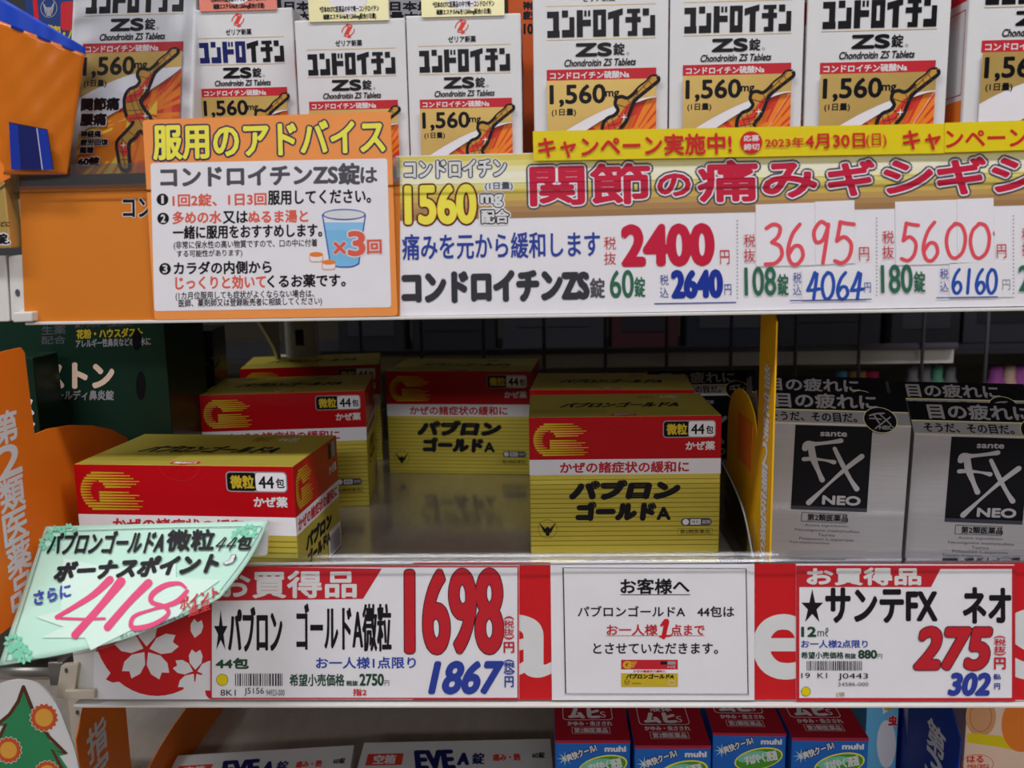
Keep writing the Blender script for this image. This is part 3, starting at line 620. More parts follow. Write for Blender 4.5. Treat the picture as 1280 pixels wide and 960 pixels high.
def tablet_art(mp, low=20, full=False, H=240, col1='ink', grain=True):
    A = Art(mp); A.part = 'company_mark'
    A.ring(69, 14, 9, 7, 1.3, 'logored', a0=20, a1=160, ang=-30); A.ring(69, 14, 9, 7, 1.3, 'logored', a0=200, a1=340, ang=-30)
    A.poly([(66, 6), (70, 5), (69, 9), (75, 9), (69.5, 18), (73, 22), (68, 23.5), (69, 19), (63, 19), (68.5, 10)], 'logored')
    A.part = 'lettering'; A.t('ゼリア新薬', 51.7, 25.5, 86, 33, b=.2); A.rect(14, 36, 129, 36.6, 'goldfoil', 'gold_line'); A.rect(14, 70, 129, 70.6, 'goldfoil', 'gold_line')
    block_title(A, 15, 128, 41, 68, ('black' if col1 == 'ink' else col1, 'black'))
    A.t('ZS', 45, 75, 82, 87, 'black', b=1); A.t('錠', 84.5, 75, 96, 87, 'black', b=.3); A.ring(99.5, 85.5, 1.4, 1.4, .4, 'grey', n=10)
    A.t('Chondroitin ZS Tablets', 33, 90.5, 108, 97.5, 'black', b=.25, sh=.2)
    A.rect(14, 100.5, 129.5, 112, 'bandred', 'red_band'); A.t('コンドロイチン硫酸Na', 17.5, 103, 101, 110.2, 'white', b=.25)
    y1 = H-8
    A.part = 'label_field'; A.rect(14, 112, 129.5, y1, 'paper')
    pw = lambda x: max(0, (129.5-x)/115.5)
    ga = (lambda x: 129+31*pw(x)**2.1) if full else (lambda x: 130+46*pw(x)**1.7)
    wa = (lambda x: 130+68*pw(x)**.9) if full else (lambda x: 131+62*pw(x)**1.45)
    xs_ = [14+115.5*i/16 for i in range(17)]
    burst(A, wa, y1, 92, 178 if full else 190)
    for i in range(16):
        a, b = xs_[i], xs_[i+1]
        A.poly([(a, 112), (b, 112), (b, wa(b)), (a, wa(a))], 'paper')
    for i in range(16):
        a, b = xs_[i], xs_[i+1]
        A.poly([(a, 112), (b, 112), (b, ga(b)), (a, ga(a))], 'goldfoil')
    A.part = 'lettering'
    A.t('1,560', 17.5, 117, 75.5, 138.5, 'black', b=.8); A.t('mg', 76, 124, 90, 132, 'black', b=.4); A.t('(1日量)', 19, 141, 44.5, 149, 'black', b=.2)
    sx = 0 if full else 6.5
    def f(x, y): return 14+sx+(x+(y-285)*.163-135)*.202, 100.5+(y-285)*.202
    figure(A, f)
    if full:
        d = low-20
        A.t('関節痛', 17.5, 160.7+d, 60, 173.2+d, 'black', b=.9, out=('paper', 1.8)); A.t('腰痛', 17.5, 177+d, 46, 189+d, 'black', b=.9, out=('paper', 1.8))
        if H > 238 or 1:
            A.t('神経痛', 18.5, 194.8+d, 41, 201.5+d, 'black', b=.4, out=('paper', .9)); A.t('疲労回復', 18.5, 203.8+d, 49.5, 210+d, 'black', b=.4, out=('paper', .9)); A.t('難聴', 18.5, 211.8+d, 33.5, 218.2+d, 'black', b=.4, out=('paper', .9))
            A.t('60錠', 17.5, 222.5+d, 40.5, 231+d, 'black', b=.8, out=('paper', 1.4))
    return A
UFT = UF + .0006
def tablet_box(l, r, band_y, Y, D, label, col1='ink', low=20, yaw=0, head=None, full=False, sidep=True):
    p0, p1 = at(l, 100, Y), at(r, 100, Y); Wd = (p1-p0).length; sc = Wd/142
    zb = at((l+r)/2, band_y, Y).z; H = zb+100.5*sc-UFT
    t = empty('tablet_box', (p0.x, Y, UFT), (0, 0, yaw), label=label, cat='box', group='white joint pain tablet boxes on the upper shelf')
    cuboid('carton', 0, 0, 0, Wd, D, H, 'white', t, .0007)
    A = tablet_art(front(sc, H), low, full, max(236, min(H/sc, 262)), col1)
    A.build(t)
    if sidep:
        for fn in (sideR(sc, H, Wd), sideL(sc, H, D)):
            A = Art(fn); dv = D/sc; A.part = 'side_print'; A.rect(4, 40, dv-4, 62, 'red'); A.frame(6, 70, dv-6, 150, .8, 'red'); A.rect(5, 155, dv-5, H/sc-8, 'orange'); A.build(t)
    if head:   # header card folded up from the top of the carton
        c, wd = head
        cuboid('header_card', Wd*.14, -.0009, H-.0012, Wd*.86, -.0003, H+.055, c, t)
        A = Art(lambda x, y, z: Vector((Wd*.14+x*Wd*.72/100, -.0009-z, H+.055-y*.0005)))
        A.ell(50, 44, 38, 62, 'paper', 'header_print', n=32); A.part = 'lettering'
        A.t('配合!', 30, 62, 74, 88, 'ink', b=1.6); A.t('日本唯一', 20, 26, 80, 50, 'ink', b=1.6)
        A.t('*日本のOTC医薬品の中で唯一コンドロイチン', 14, 97, 88, 103, b=.2); A.t('硫酸エステルNaを1,560mg配合(1日量)', 18, 105, 84, 111, b=.2); A.build(t)
    return t
tablet_box(238, 370, 110, -.035, .05, 'white tablet box with pink header card and half blue title', 'navy', head=('header', 1))
tablet_box(371.5, 508.5, 126, -.045, .05, 'white tablet box behind the advice card, gold header card, left of its gold header twin', head=('palegold', 1))
tablet_box(510, 652, 123.5, -.045, .05, 'white tablet box with gold header card just left of the tall boxes', head=('palegold', 1))
tablet_box(667, 835, 86, -.045, .055, 'tall white tablet box, leftmost above the yellow strip', low=44)
tablet_box(837, 1003, 80, -.045, .055, 'tall white tablet box in the middle above the yellow strip', low=44)
tablet_box(1007, 1184, 77, -.045, .055, 'tall white tablet box above the yellow strip, second from the right edge', low=44)
tablet_box(1206, 1392, 49, -.05, .055, 'white tablet box cut by the right edge of the picture', low=40, full=True)
# foil-wrapped box leaning back at the far left
t = empty('tablet_pack', (at(79, 215, -.06).x, -.064, UFT), (-16, 0, 0), label='shrink-wrapped white tablet pack leaning back beside the orange packet', cat='box')
Wd = .0695; sc = Wd/144; sv = .000535; H = 264*sv
cuboid('carton', 0, 0, 0, Wd, .026, H, 'white', t, .0016)
A = tablet_art(lambda x, y, z: Vector((x*sc+.0007, -z, H-y*sv)), 20, True, 250); A.build(t)
vs = []; fs = []; nx, nz = 18, 30; rr = random.Random(2)
for j in range(nz+1):
    for i in range(nx+1):
        x = Wd*i/nx; z = H*j/nz; e = min(i, nx-i)
        vs.append((x*1.02-Wd*.01, -.0024-(.0012*rr.random() if e < 4 else .0003*rr.random()), z))
for j in range(nz):
    for i in range(nx): a = j*(nx+1)+i; fs.append((a, a+1, a+nx+2, a+nx+1))
o = link('shrink_wrap', mesh('shrink_wrap', vs, fs, ['paper'], smooth=True), t); setmat(o, 'clear')
# rear row of tablet boxes standing behind, seen in the gaps
for l, r, Y, lab in ((352, 452, .035, 'grey white rear carton showing black lettering between the pink and gold header cards'), (484, 590, .035, 'grey white rear carton showing black lettering between the two gold header cards')):
    p0, p1 = at(l, 20, Y), at(r, 20, Y); Wd = p1.x-p0.x; H = .16
    t = empty('rear_carton', (p0.x, Y, UFT), label=lab, cat='box')
    cuboid('carton', 0, 0, 0, Wd, .05, H, 'lgrey', t, .0006)
    A = Art(lambda x, y, z: at(x, y, Y-z)-Vector((p0.x, Y, UFT)))
    A.t('日本最大量', l+6, -20, r-6, -2, b=1); A.t('日本最大日本', l+4, 2, r+4, 13, b=.6); A.t('最大量の最大', l+4, 15, r+4, 25, b=.6); A.build(t)
p0 = at(636, 60, .03); t = empty('rear_carton', (p0.x, .03, UFT), label='narrow orange and black rear carton in the gap left of the tall tablet boxes', cat='box')
cuboid('carton', 0, 0, 0, .05, .05, .15, 'brownor', t, .0006)
A = Art(lambda x, y, z: at(x, y, .03-z)-Vector((p0.x, .03, UFT))); A.t('神経', 654, 2, 672, 12, b=.5); A.t('疲労', 654, 14, 672, 24, b=.5); A.t('10', 655, 30, 666, 42, b=.6); A.build(t)
# ================================================================== LEFT END OF THE UPPER SHELF
def plate3(name, pts, th, mat, parent, bv=0):
    """card given by world points in one plane, thickened along its normal"""
    n = (pts[1]-pts[0]).cross(pts[-1]-pts[0]).normalized()*th; k = len(pts)
    vs = pts+[p+n for p in pts]; fs = [tuple(range(k)), tuple(range(k, 2*k))[::-1]]+[(i, (i+1) % k, k+(i+1) % k, k+i) for i in range(k)]
    o = link(name, mesh(name, vs, fs, [mat]), parent)
    return bevel(o, bv) if bv else o
# soft orange refill packet with a die-cut window, standing at the far left
Y = -.085
t = empty('refill_packet', (0, 0, 0), label='glossy orange packet with dark blue window standing at the far left of the upper shelf', cat='packet')
def bulge(px, py): return Y + .008*abs((px-20)/80)**2
def sheet(name, x0, y0, x1, y1, fx, n, m, mat, Yf, parent):
    vs = []; fs = []
    for j in range(m+1):
        for i in range(n+1):
            x, y = fx(i/n, j/m); vs.append(at(x, y, Yf(x, y)))
    for j in range(m):
        for i in range(n): a = j*(n+1)+i; fs.append((a, a+1, a+n+2, a+n+1))
    o = link(name, mesh(name, vs, fs, [mat], smooth=True), parent); s = o.modifiers.new('thick', 'SOLIDIFY'); s.thickness = .0006; return o
rr = random.Random(9)
def pk(u, v):
    x = -20+u*(126-22*v); y = 18+u*50+v*(200-u*50); return x, y
ob = sheet('pouch_front', 0, 0, 0, 0, pk, 24, 30, 'packetor', lambda x, y: bulge(x, y)+.0003*math.sin(x*.16+y*.05)*math.sin(y*.11+x*.02), t)
ob.data.materials.clear(); pm = M('packetor').copy(); pm.node_tree.nodes['Principled BSDF'].inputs['Roughness'].default_value = .16; pm.name = 'orange_film'; ob.data.materials.append(pm)
def pk2(u, v):
    x = -20+u*127; y = -16+u*76+v*(38-u*28); return x, y
ob = sheet('blue_top_seal', 0, 0, 0, 0, pk2, 20, 6, 'boxblue', lambda x, y: bulge(x, y)+.0006*math.sin(x*.2), t)
A = Art(on_plane(Y-.003)); A.part = 'window_print'
A.poly([(11, 153), (59, 162), (67, 212), (14, 212)], 'cardblue'); A.poly([(22, 156), (46, 160), (52, 212), (26, 212)], 'navy'); A.stroke([(46, 160), (53, 212)], .8, 'paper', n=1); A.stroke([(11, 153), (59, 162), (67, 212)], 1.2, 'ink', n=1, cap=False)
A.build(t)
# tall gold and orange carton at the very left edge in front
t = empty('tall_carton', (0, 0, 0), label='tall gold and orange carton cut by the left edge beside the orange board', cat='box')
Y = -.085; a, b = at(-60, 150, Y), at(14, 310, Y); cuboid('carton', a.x, Y, b.z, b.x, Y+.03, at(10, 110, Y).z, 'goldfoil', t, .0008)
A = Art(on_plane(Y)); A.poly([(-50, 150), (13, 150), (13, 222)]+[(13-63*i/8, 222+20*math.sin(i/8*1.57)) for i in range(1, 9)], 'orange', 'orange_swoosh'); A.stroke([(13, 223), (0, 236), (-25, 243)], 2.5, 'brown', 'orange_swoosh'); A.t('などに', -6, 277, 12, 283, b=.2); A.t('2錠.', -12, 292, 12, 305, b=.8, out=('paper', 2)); A.build(t)
# blue hay fever carton behind
Y = .02; p0 = at(36, 60, Y); t = empty('hay_fever_carton', (p0.x, Y, UFT), label='dark blue carton with red patch and bird emblem behind the orange packet', cat='box')
cuboid('carton', 0, 0, 0, .062, .045, at(60, -30, Y).z-UFT, 'darkblue', t, .0007)
A = Art(lambda x, y, z: at(x, y, Y-z)-Vector((p0.x, Y, UFT))); A.part = 'print_field'
A.rrect(76, 2, 112, 38, 5, 'bandred'); A.poly([(39, -20), (44, -20), (50, 36), (44, 34)], 'red'); A.rect(68, -16, 112, -2, 'boxgold2')
A.ring(61, 10, 10.5, 12, .8, 'lgrey'); A.poly([(53, 2), (59, 10), (57, 19)], 'lgrey'); A.poly([(69, 0), (63, 10), (65, 19)], 'lgrey'); A.poly([(59, 9), (63, 9), (64, 20), (58, 20)], 'lgrey')
A.part = 'lettering'; A.ang = 9; A.t('花粉・ハウス', 57, 35, 112, 51, 'pillgold', b=.7); A.build(t)
# ================================================================== WHITE BRACKETS AT THE LEFT
t = empty('shelf_bracket', (0, 0, 0), label='white plastic bracket end with round hole beside the orange board', cat='bracket')
Y = RY+.004
plate('side_plate', quadr(10, 320, 32, 318, 34, 400, 14, 402, 4), Y-.006, .004, 'plastic', t, .0008); plate('outer_plate', quadr(-12, 320, 7, 319, 12, 402, -12, 402, 3), Y-.006, .006, 'plastic', t, .001)
plate('foot', [(16, 391), (40, 390), (40, 402), (16, 403)], Y-.012, .012, 'plastic', t, .0006); c = at(22, 366, Y-.0062)
o = prism('hole', [(c.x+.0013*math.cos(k*.785), c.z+.002*math.sin(k*.785)) for k in range(8)], 'Y', Y-.0064, Y-.0058, 'grey', t)
t = empty('shelf_bracket', (0, 0, 0), label='beige metal end bracket left of the cherry blossom strip', cat='bracket')
plate('side_plate', quadr(76, 832, 98, 830, 92, 872, 69, 873, 3), RY-.002, .004, 'beige', t, .0008)
plate('inner_plate', [(95, 800), (119, 800), (119, 874), (90, 874)], RY+.0035, .002, 'beige', t); plate('foot', [(80, 864), (118, 863), (118, 874), (80, 875)], RY-.004, .003, 'beige', t, .0005)
c = at(83, 838, RY-.002); prism('hole', [(c.x+.001*math.cos(k*.785), c.z+.0016*math.sin(k*.785)) for k in range(8)], 'Y', RY-.0023, RY-.0018, 'grey', t)
t = empty('shelf_upright', (0, 0, 0), label='brown grey steel upright below the beige bracket at lower left', cat='upright')
a, b = at(84, 870, .05), at(134, 1000, .05); cuboid('post', a.x, .05, LF+.001, b.x, .06, a.z, 'beige', t, .0008)
c = at(97, 890, .05); prism('hole', [(c.x+.0012*math.cos(k*.785), c.z+.0017*math.sin(k*.785)) for k in range(8)], 'Y', .0492, .0499, 'grey', t)
# neighbouring bay at the far left
t = empty('neighbour_rail', (0, 0, 0), label='grey rounded metal shelf edge of the next bay under the mint card', cat='price rail')
a, b = at(-60, 846, RY), at(70, 845, RY); tube('round_edge', [(a.x, RY+.01, a.z), (b.x, RY+.01, a.z)], .0062, 'metal', t, 14)
cuboid('end_joint', b.x-.006, RY+.003, a.z-.0072, b.x+.003, RY+.017, a.z+.0072, 'metal', t, .0006)
a2, b2 = at(-60, 758, RY), at(66, 838, RY); setmat(cuboid('clear_strip', a2.x, RY+.004, b2.z, b2.x, RY+.005, a2.z, 'plastic', t), 'smoke'); cuboid('green_insert', a2.x, RY+.006, b2.z, b2.x-.002, RY+.0066, a2.z-.003, 'dkgreen', t)
cuboid('shelf_board', a.x, RY+.012, a2.z-.002, b.x, BY-.01, a2.z+.002, 'shelf', t)
t = empty('small_packet', (0, 0, 0), label='small blue and red packet at the left edge above the next bay rail', cat='box')
Y = RY+.02; a, b = at(-60, 640, Y), at(14, 752, Y); cuboid('carton', a.x, Y, a2.z+.0024, b.x, Y+.02, a.z, 'boxred', t, .0006)
A = Art(on_plane(Y)); A.rect(-50, 640, 13, 700, 'brownor', 'print_field'); A.rect(-50, 706, 13, 729, 'muhiblue', 'print_field'); A.t('り', 1, 739, 9, 750, 'white', b=.7); A.t('あ', -14, 739, -4, 750, 'white', b=.7); A.t('す', 1, 712, 9, 724, 'white', b=.5); A.build(t)
# ================================================================== CATEGORY DIVIDER CARDS (tall strip + low round wing)
def wing_card(name, label, Xp, zb, prof, th, mat, text, tcol, side, tbox, sz=1, out=None):
    """card standing in a plane X = const; prof = [(y, z)] outline above zb"""
    t = empty(name, (Xp, 0, zb), label=label, cat='divider card')
    prism('divider_sheet', prof, 'X', -th/2, th/2, mat, t)
    A = Art(lambda x, y, z: Vector((side*(th/2+z), x, -y))); A.z = 1e-4
    y0, z0, y1, z1 = tbox; n = len(text); h = (z1-z0)/n
    for i, ch in enumerate(text):
        a, b = (y0, y1) if side > 0 else (y1, y0)
        A.t(ch, a, -(z1-i*h), b, -(z1-(i+1)*h*.93-i*h*.07), tcol, b=h*.03, out=out)
    A.build(t); return t
def prof(yf, yt, ztop, yw, zw, zbot=0, cut=.004):
    p = [(yf, zbot), (yf, ztop-cut), (yf+cut, ztop), (yt-cut*.5, ztop), (yt, ztop-cut*.5), (yt, zw*.93)]
    r = (yw-yt)/2
    for k in range(1, 13):
        a = math.pi*k/12; p.append((yt+r-r*math.cos(a), zw*.93+min(zw*.07, .03)*math.sin(a)*1 if 0 else zw*.62+zw*.38*math.sin(a)**.7 if k not in (12,) else zw*.62))
    return p+[(yw, zbot)]
Xo = at(62, 690, RY+.004).x
wing_card('divider_card', 'orange medicine class divider card standing at the left of the middle shelf', Xo, ZF, [(-.13, .0006), (-.13, .139), (-.126, .143), (-.079, .143), (-.076, .140), (-.0745, .0945), (-.06, .0945), (-.035, .0915), (-.01, .086), (.015, .078), (.035, .068), (.048, .055), (.055, .035), (.055, .0006)], .0007, 'cardorange', '第2類医薬品', 'paper', 1, (-.112, .006, -.09, .112))
Xy = at(963, 690, RY+.008).x
wing_card('divider_card', 'yellow medicine class divider card between the gold box and the silver boxes', Xy, ZF, prof(RY+.008, -.032, at(975, 393, RY+.01).z-ZF, .055, .1, zbot=.0006), .0009, 'yellowcard', '指定第2類医薬品', 'paper', -1, (-.058, .006, -.045, .125), out=('ink', .0006))
o = setmat(cuboid('price_pocket', -.0009, -.02, .055, -.0006, .02, .085, 'orange', C.objects['divider_card.001']), 'orange')
Xb = at(95, 925, RY+.012).x
def prof2(yf, yt, yw, ztop, zc, zw):
    p = [(yf, 0), (yf, zc), (yt-.03, ztop), (yt, ztop), (yt, .06)]; r = (yw-yt)/2
    for k in range(1, 13):
        a = math.pi*k/12; p.append((yt+r-r*math.cos(a), zw*.5+zw*.5*math.sin(a)))
    return p+[(yw, 0)]
wing_card('divider_card', 'orange divider card with slanted corner on the bottom shelf beside the tree sign', Xb, LF+.0005, prof2(RY+.012, -.0, .19, .15, at(95, 925, RY+.012).z-LF, at(230, 899, .08).z-LF), .0007, 'cardorange', '指定第2類', 'paper', 1, (-.052, at(118, 905, -.04).z-LF-.115, -.028, at(118, 905, -.04).z-LF))
Xd = at(1201, 925, RY+.012).x
wing_card('divider_card', 'dark blue divider card with slanted corner at the lower right', Xd, LF+.0005, prof2(RY+.012, .010, .07, .15, at(1201, 925, RY+.012).z-LF, .1), .0007, 'cardblue', '第3類医薬品', 'paper', -1, (-.045, at(1170, 905, -.03).z-LF-.115, -.02, at(1170, 905, -.03).z-LF))
# clear acrylic divider with curved front, beside the front right box
Xc = at(948, 690, RY+.006).x
t = empty('acrylic_divider', (Xc, 0, ZF), label='clear acrylic divider with curved front edge right of the front gold box', cat='divider')
pr = smooth([(RY+.0065, .0008), (RY+.022, .018), (RY+.05, .036), (.03, .046), (.06, .048)], 5)
o = prism('acrylic_sheet', pr+[(.06, .0008)], 'X', -.0008, .0008, 'paper', t); setmat(o, 'clear')
o = tube('polished_edge', [(0, y, z) for y, z in pr], .0006, 'lgrey', t, 6)
# ================================================================== DARK GREEN RHINITIS CARTONS at back left
Y = .035; t = empty('rhinitis_carton', (at(4, 500, Y).x, Y, ZF), label='large dark green carton with pale lettering behind the orange divider card', cat='box')
p0 = t.location.copy(); Wd = at(212, 500, Y).x-p0.x; 
cuboid('carton', 0, 0, 0, Wd, .07, at(100, 396, Y).z+.005-ZF, 'dkgreen', t, .0008)
A = Art(lambda x, y, z: at(x, y, Y-z)-p0); A.t('ストン', 54, 455, 141, 484, 'peach', b=2); A.t('ナザールディ鼻炎錠', 50, 488, 142, 500, 'lgrey', b=.4)
A.ang = -2; A.t('花粉・ハウスダスト', 96, 411, 178, 422, 'pillgold', b=.5); A.t('アレルギー性鼻炎などの鼻水に', 60+35, 423, 188, 433, 'lgrey', b=.3); A.t('鼻アレルギー性鼻炎の方', 94, 401, 166, 409, 'grey', b=.2); A.t('生薬', 52, 407, 82, 418, 'grey', b=.2); A.t('配合', 52, 420, 82, 430, 'grey', b=.2)
A.part = 'carton_print'; A.ell(176, 482, 6, 18, 'black'); A.ell(171, 425, 6, 13, 'black'); A.build(t)
Y = -.01; t = empty('rhinitis_carton', (at(0, 500, Y).x, Y, ZF), label='narrow dark green carton between orange divider card and large green carton', cat='box'); p1 = t.location.copy()
cuboid('carton', 0, 0, 0, at(46, 500, Y).x-p1.x, .03, at(30, 447, Y).z-ZF, 'dkgreen', t, .0008)
A = Art(lambda x, y, z: at(x, y, Y-z)-p1); A.t('ス', 26, 500, 42, 518, 'paper', b=1); A.t('ト', 28, 520, 43, 538, 'paper', b=1); A.build(t)
Y = .125; t = empty('rhinitis_carton', (at(200, 500, Y).x, Y, ZF), (0, 0, 8), label='near black carton with faint red dots behind the large green carton', cat='box')
cuboid('carton', 0, 0, 0, .042, .05, .13, 'black', t, .0008)
A = Art(front(.00055, .13)); A.ell(12, 20, 8, 9, 'darkred', 'carton_print'); A.ell(12, 42, 8, 9, 'navy', 'carton_print'); A.ell(12, 64, 8, 9, 'darkred', 'carton_print'); A.t('アネトン', 30, 38, 85, 56, 'grey', b=.8, ang=-8); A.t('アルメディ鼻炎錠', 30, 64, 82, 70, 'dkgoods'); A.ell(26, 135, 6, 6, 'dkgoods', 'carton_print'); A.build(t)
# ================================================================== SILVER EYE DROP CARTONS
SL = math.radians(48)
def eye_box(px, py, px2, py2, Yfix, label, yaw, roll=1.2):
    p = at(px, py, Yfix); H = p.z-ZF; Wd = .0845; sc = Wd/190
    t = empty('eye_drop_box', (p.x, Yfix, ZF+.0012), (0, roll, yaw), label=label, cat='box', group='silver and black eye drop cartons')
    D = .042; ls, lb = 22*sc, 32*sc; c, s_ = math.cos(SL), math.sin(SL)
    y1, z1 = ls*s_, H+ls*c; y2, z2 = y1+lb*s_, z1+lb*c
    prism('carton', [(0, 0), (0, H), (y1, z1), (y2, z2), (D, z2-.006 if y2 < D else z2), (D, 0)], 'X', 0, Wd, 'silver', t, .0004)
    # slanted header: silver strip then black strip
    hd = lambda x, y, z: Vector((x*sc, (54*sc-y*sc)*s_-z*c, H+(54*sc-y*sc)*c+z*s_))
    A = Art(hd); A.rect(0, 0, 190, 31, 'black', 'black_header'); A.rect(0, 31, 190, 33, 'palegold', 'gold_line'); A.rect(0, 52.5, 190, 54, 'palegold', 'gold_line')
    A.part = 'lettering'; A.t('目の疲れに', 24, 4, 152, 28, 'silver', b=.8); A.t('そうだ、その目だ。', 14, 36, 124, 50, 'ink', b=.4)
    A.ell(153, 45, 21, 21, 'palegold', 'round_seal', n=32); A.ell(153, 45, 20, 20, 'black', 'round_seal', n=32)
    A.part = 'round_seal'
    for st, w in (([(141, 38), (149, 35), (159, 34)], 2.5), ([(146, 36), (149, 45), (151, 50)], 2), ([(140, 43), (149, 43), (154, 44)], 2), ([(154, 36), (161, 46), (165, 52)], 2), ([(166, 40), (157, 48), (145, 59)], 2)): A.stroke(st, w, 'silver')
    A.t('NEO', 150, 54, 168, 60, 'silver', b=.4); A.build(t)
    A = Art(front(sc, H)); A.rect(46, 2, 142.5, 116, 'black', 'black_label'); A.rect(46, 111, 142.5, 116, 'dkgoods', 'black_label')
    A.f = lambda x, y: (lambda X_, Y_: (X_-942+(Y_-533)*.06, Y_-533-(X_-1036)*.07))(960+x/6, 540+y/6); A.part = 'brush_mark'
    A.stroke([(240, 140), (262, 112), (330, 108), (430, 100), (510, 90)], [50, 60, 30, 28, 38], 'silver'); A.stroke([(230, 228), (300, 228), (390, 242), (458, 260)], [34, 28, 18, 36], 'silver'); A.stroke([(285, 120), (300, 220), (340, 330), (368, 400)], [50, 52, 34, 42], 'silver')
    A.stroke([(462, 150), (520, 280), (580, 400), (628, 480)], [30, 36, 30, 42], 'silver'); A.stroke([(665, 220), (540, 320), (400, 450), (265, 582)], [42, 34, 22, 44], 'silver')
    A.part = 'lettering'; A.ang = 3.6
    A.t('sante', 357, 16, 553, 52, 'silver', b=2); A.t('NEO', 372, 537, 652, 604, 'silver', b=5)
    A.t('第2類医薬品', 255, 682, 562, 736, 'ink', b=1.5); A.t('Active ingredients:', 232, 764, 566, 788, 'grey'); A.t('Neostigmine methylsulfate', 158, 803, 648, 830, 'grey'); A.t('Taurine', 335, 840, 462, 862, 'grey'); A.t('Potassium L-aspartate', 190, 874, 605, 902, 'grey'); A.t('Tetrahydrozoline', 112, 900, 420, 924, 'grey')
    A.ang = 0; A.f = lambda x, y: (x, y); A.frame(60, 119.5, 118, 132, .6, 'ink', 'lettering'); A.build(t)
    return t
eye_box(945, 530, 0, 0, -.030, 'silver eye drop carton at the front beside the yellow divider card', -6)
eye_box(1139, 545, 0, 0, -.034, 'silver eye drop carton at the front cut by the right edge', -5)
eye_box(938, 507, 0, 0, .030, 'silver eye drop carton standing behind the one beside the yellow divider', -6)
eye_box(1114, 515, 0, 0, .030, 'silver eye drop carton behind the one cut by the right edge', -5)
eye_box(812, 496, 0, 0, .145, 'dark eye drop carton far back to the left of the yellow divider card', 0, 0)
# ================================================================== MINT GREEN BONUS CARD
def Yc(x, y):
    tt = (y-651)/180; return RY-.012-.05*max(0, tt)-.012*math.sin(max(0, min(1, (300-x)/300))*3.1)*tt
t = empty('bonus_card', (0, 0, 0), label='mint green curled bonus point card with pink handwritten 418', cat='card')
TL, TR, BR, BL = (57, 658), (335, 651), (275, 747), (-2, 832)
def cm(u, v):
    tx, ty = TL[0]+(TR[0]-TL[0])*u, TL[1]+(TR[1]-TL[1])*u; bx_, by_ = BL[0]+(BR[0]-BL[0])*u, BL[1]+(BR[1]-BL[1])*u
    by_ += 17*math.sin(math.pi*u)**.9*(.6+.5*u); rx = 7*math.sin(math.pi*v)*u
    return tx+(bx_-tx)*v+rx, ty+(by_-ty)*v
vs = []; fs = []; n, m = 30, 20
for j in range(m+1):
    for i in range(n+1): x, y = cm(i/n, j/m); vs.append(at(x, y, Yc(x, y)))
for j in range(m):
    for i in range(n): a = j*(n+1)+i; fs.append((a, a+1, a+n+2, a+n+1))
o = link('card_sheet', mesh('card_sheet', vs, fs, ['mint'], smooth=True), t); s = o.modifiers.new('thick', 'SOLIDIFY'); s.thickness = .0005; s.offset = 1
b_ = o.modifiers.new  # keep the sheet's edge crisp
A = Art(lambda x, y, z: at(x, y, Yc(x, y)-.0006-z)); A.z = 1e-4
A.crop(0, 560, 2.909)
def subpoly(pts, col, part):   # star-shaped patch split finely enough to follow the curl
    q = []; N = len(pts)
    for i in range(N):
        for k in range(4): q.append((pts[i][0]+(pts[(i+1) % N][0]-pts[i][0])*k/4, pts[i][1]+(pts[(i+1) % N][1]-pts[i][1])*k/4))
    cx = sum(p[0] for p in q)/len(q); cy = sum(p[1] for p in q)/len(q); vs = [(cx, cy)]; fs = []; M_ = len(q)
    for r in range(1, 6): vs += [(cx+(x-cx)*r/5, cy+(y-cy)*r/5) for x, y in q]
    for i in range(M_): fs.append((0, 1+i, 1+(i+1) % M_))
    for r in range(4):
        for i in range(M_): fs.append((1+r*M_+i, 1+(r+1)*M_+i, 1+(r+1)*M_+(i+1) % M_, 1+r*M_+(i+1) % M_))
    A.add(vs, fs, col, part)
subpoly([(230, 400), (420, 440), (640, 420), (640, 470), (800, 480), (690, 560), (640, 620), (480, 660), (330, 735), (310, 690), (150, 690), (230, 650), (130, 615), (220, 590)], 'mintpale', 'pale_burst')
A.part = 'thin_border'
for p_ in ([(170, 305), (560, 292), (950, 285)], [(955, 288), (890, 400), (800, 520)], [(800, 525), (620, 625), (330, 740), (20, 775)], [(20, 775), (90, 560), (170, 305)]): A.stroke(p_, 2, 'dkgoods', n=10, cap=False)
A.part = 'leaf_picture'
def leaf(x, y, a, L=26, w=10):
    ca, sa = math.cos(math.radians(a)), math.sin(math.radians(a))
    A.poly([(x+ca*u*L-sa*v*w, y+sa*u*L+ca*v*w) for u, v in ((0, 0), (.3, .45), (.65, .42), (1, 0), (.65, -.42), (.3, -.45))], 'leaf')
rr = random.Random(4)
for cx, cy, sp in ((205, 312, .8), (175, 345, .8), (250, 302, .7), (905, 303, .7), (875, 318, .8), (65, 735, .9), (85, 755, .8), (48, 705, .8)):
    for k in range(9): a = k*40+rr.random()*20; leaf(cx+math.cos(math.radians(a))*14, cy+math.sin(math.radians(a))*9, a, 30*sp, 20*sp)
A.part = 'handwriting'
A.ang = -1; A.t('パブロンゴールドA', 180, 303, 600, 382, b=2.6, sh=.3); A.t('微粒', 608, 298, 778, 372, b=3, sh=.15); A.hand('44', 785, 325, 862, 372, 5, 'ink', sh=.4); A.t('包', 864, 320, 915, 368, b=2.2, sh=.3)
A.part = 'lettering'; A.ang = -3.4; A.t('ボーナスポイント', 205, 400, 795, 465, b=5, sh=.45)
A.ang = -13; A.t('さらに', 122, 508, 258, 555, 'blue', b=2, sh=.2)
A.ang = -20; A.t('ポイント', 650, 525, 796, 565, 'bandred', b=1.6, sh=.3); A.t('進呈', 682, 562, 766, 600, 'bandred', b=.6, sh=.3)
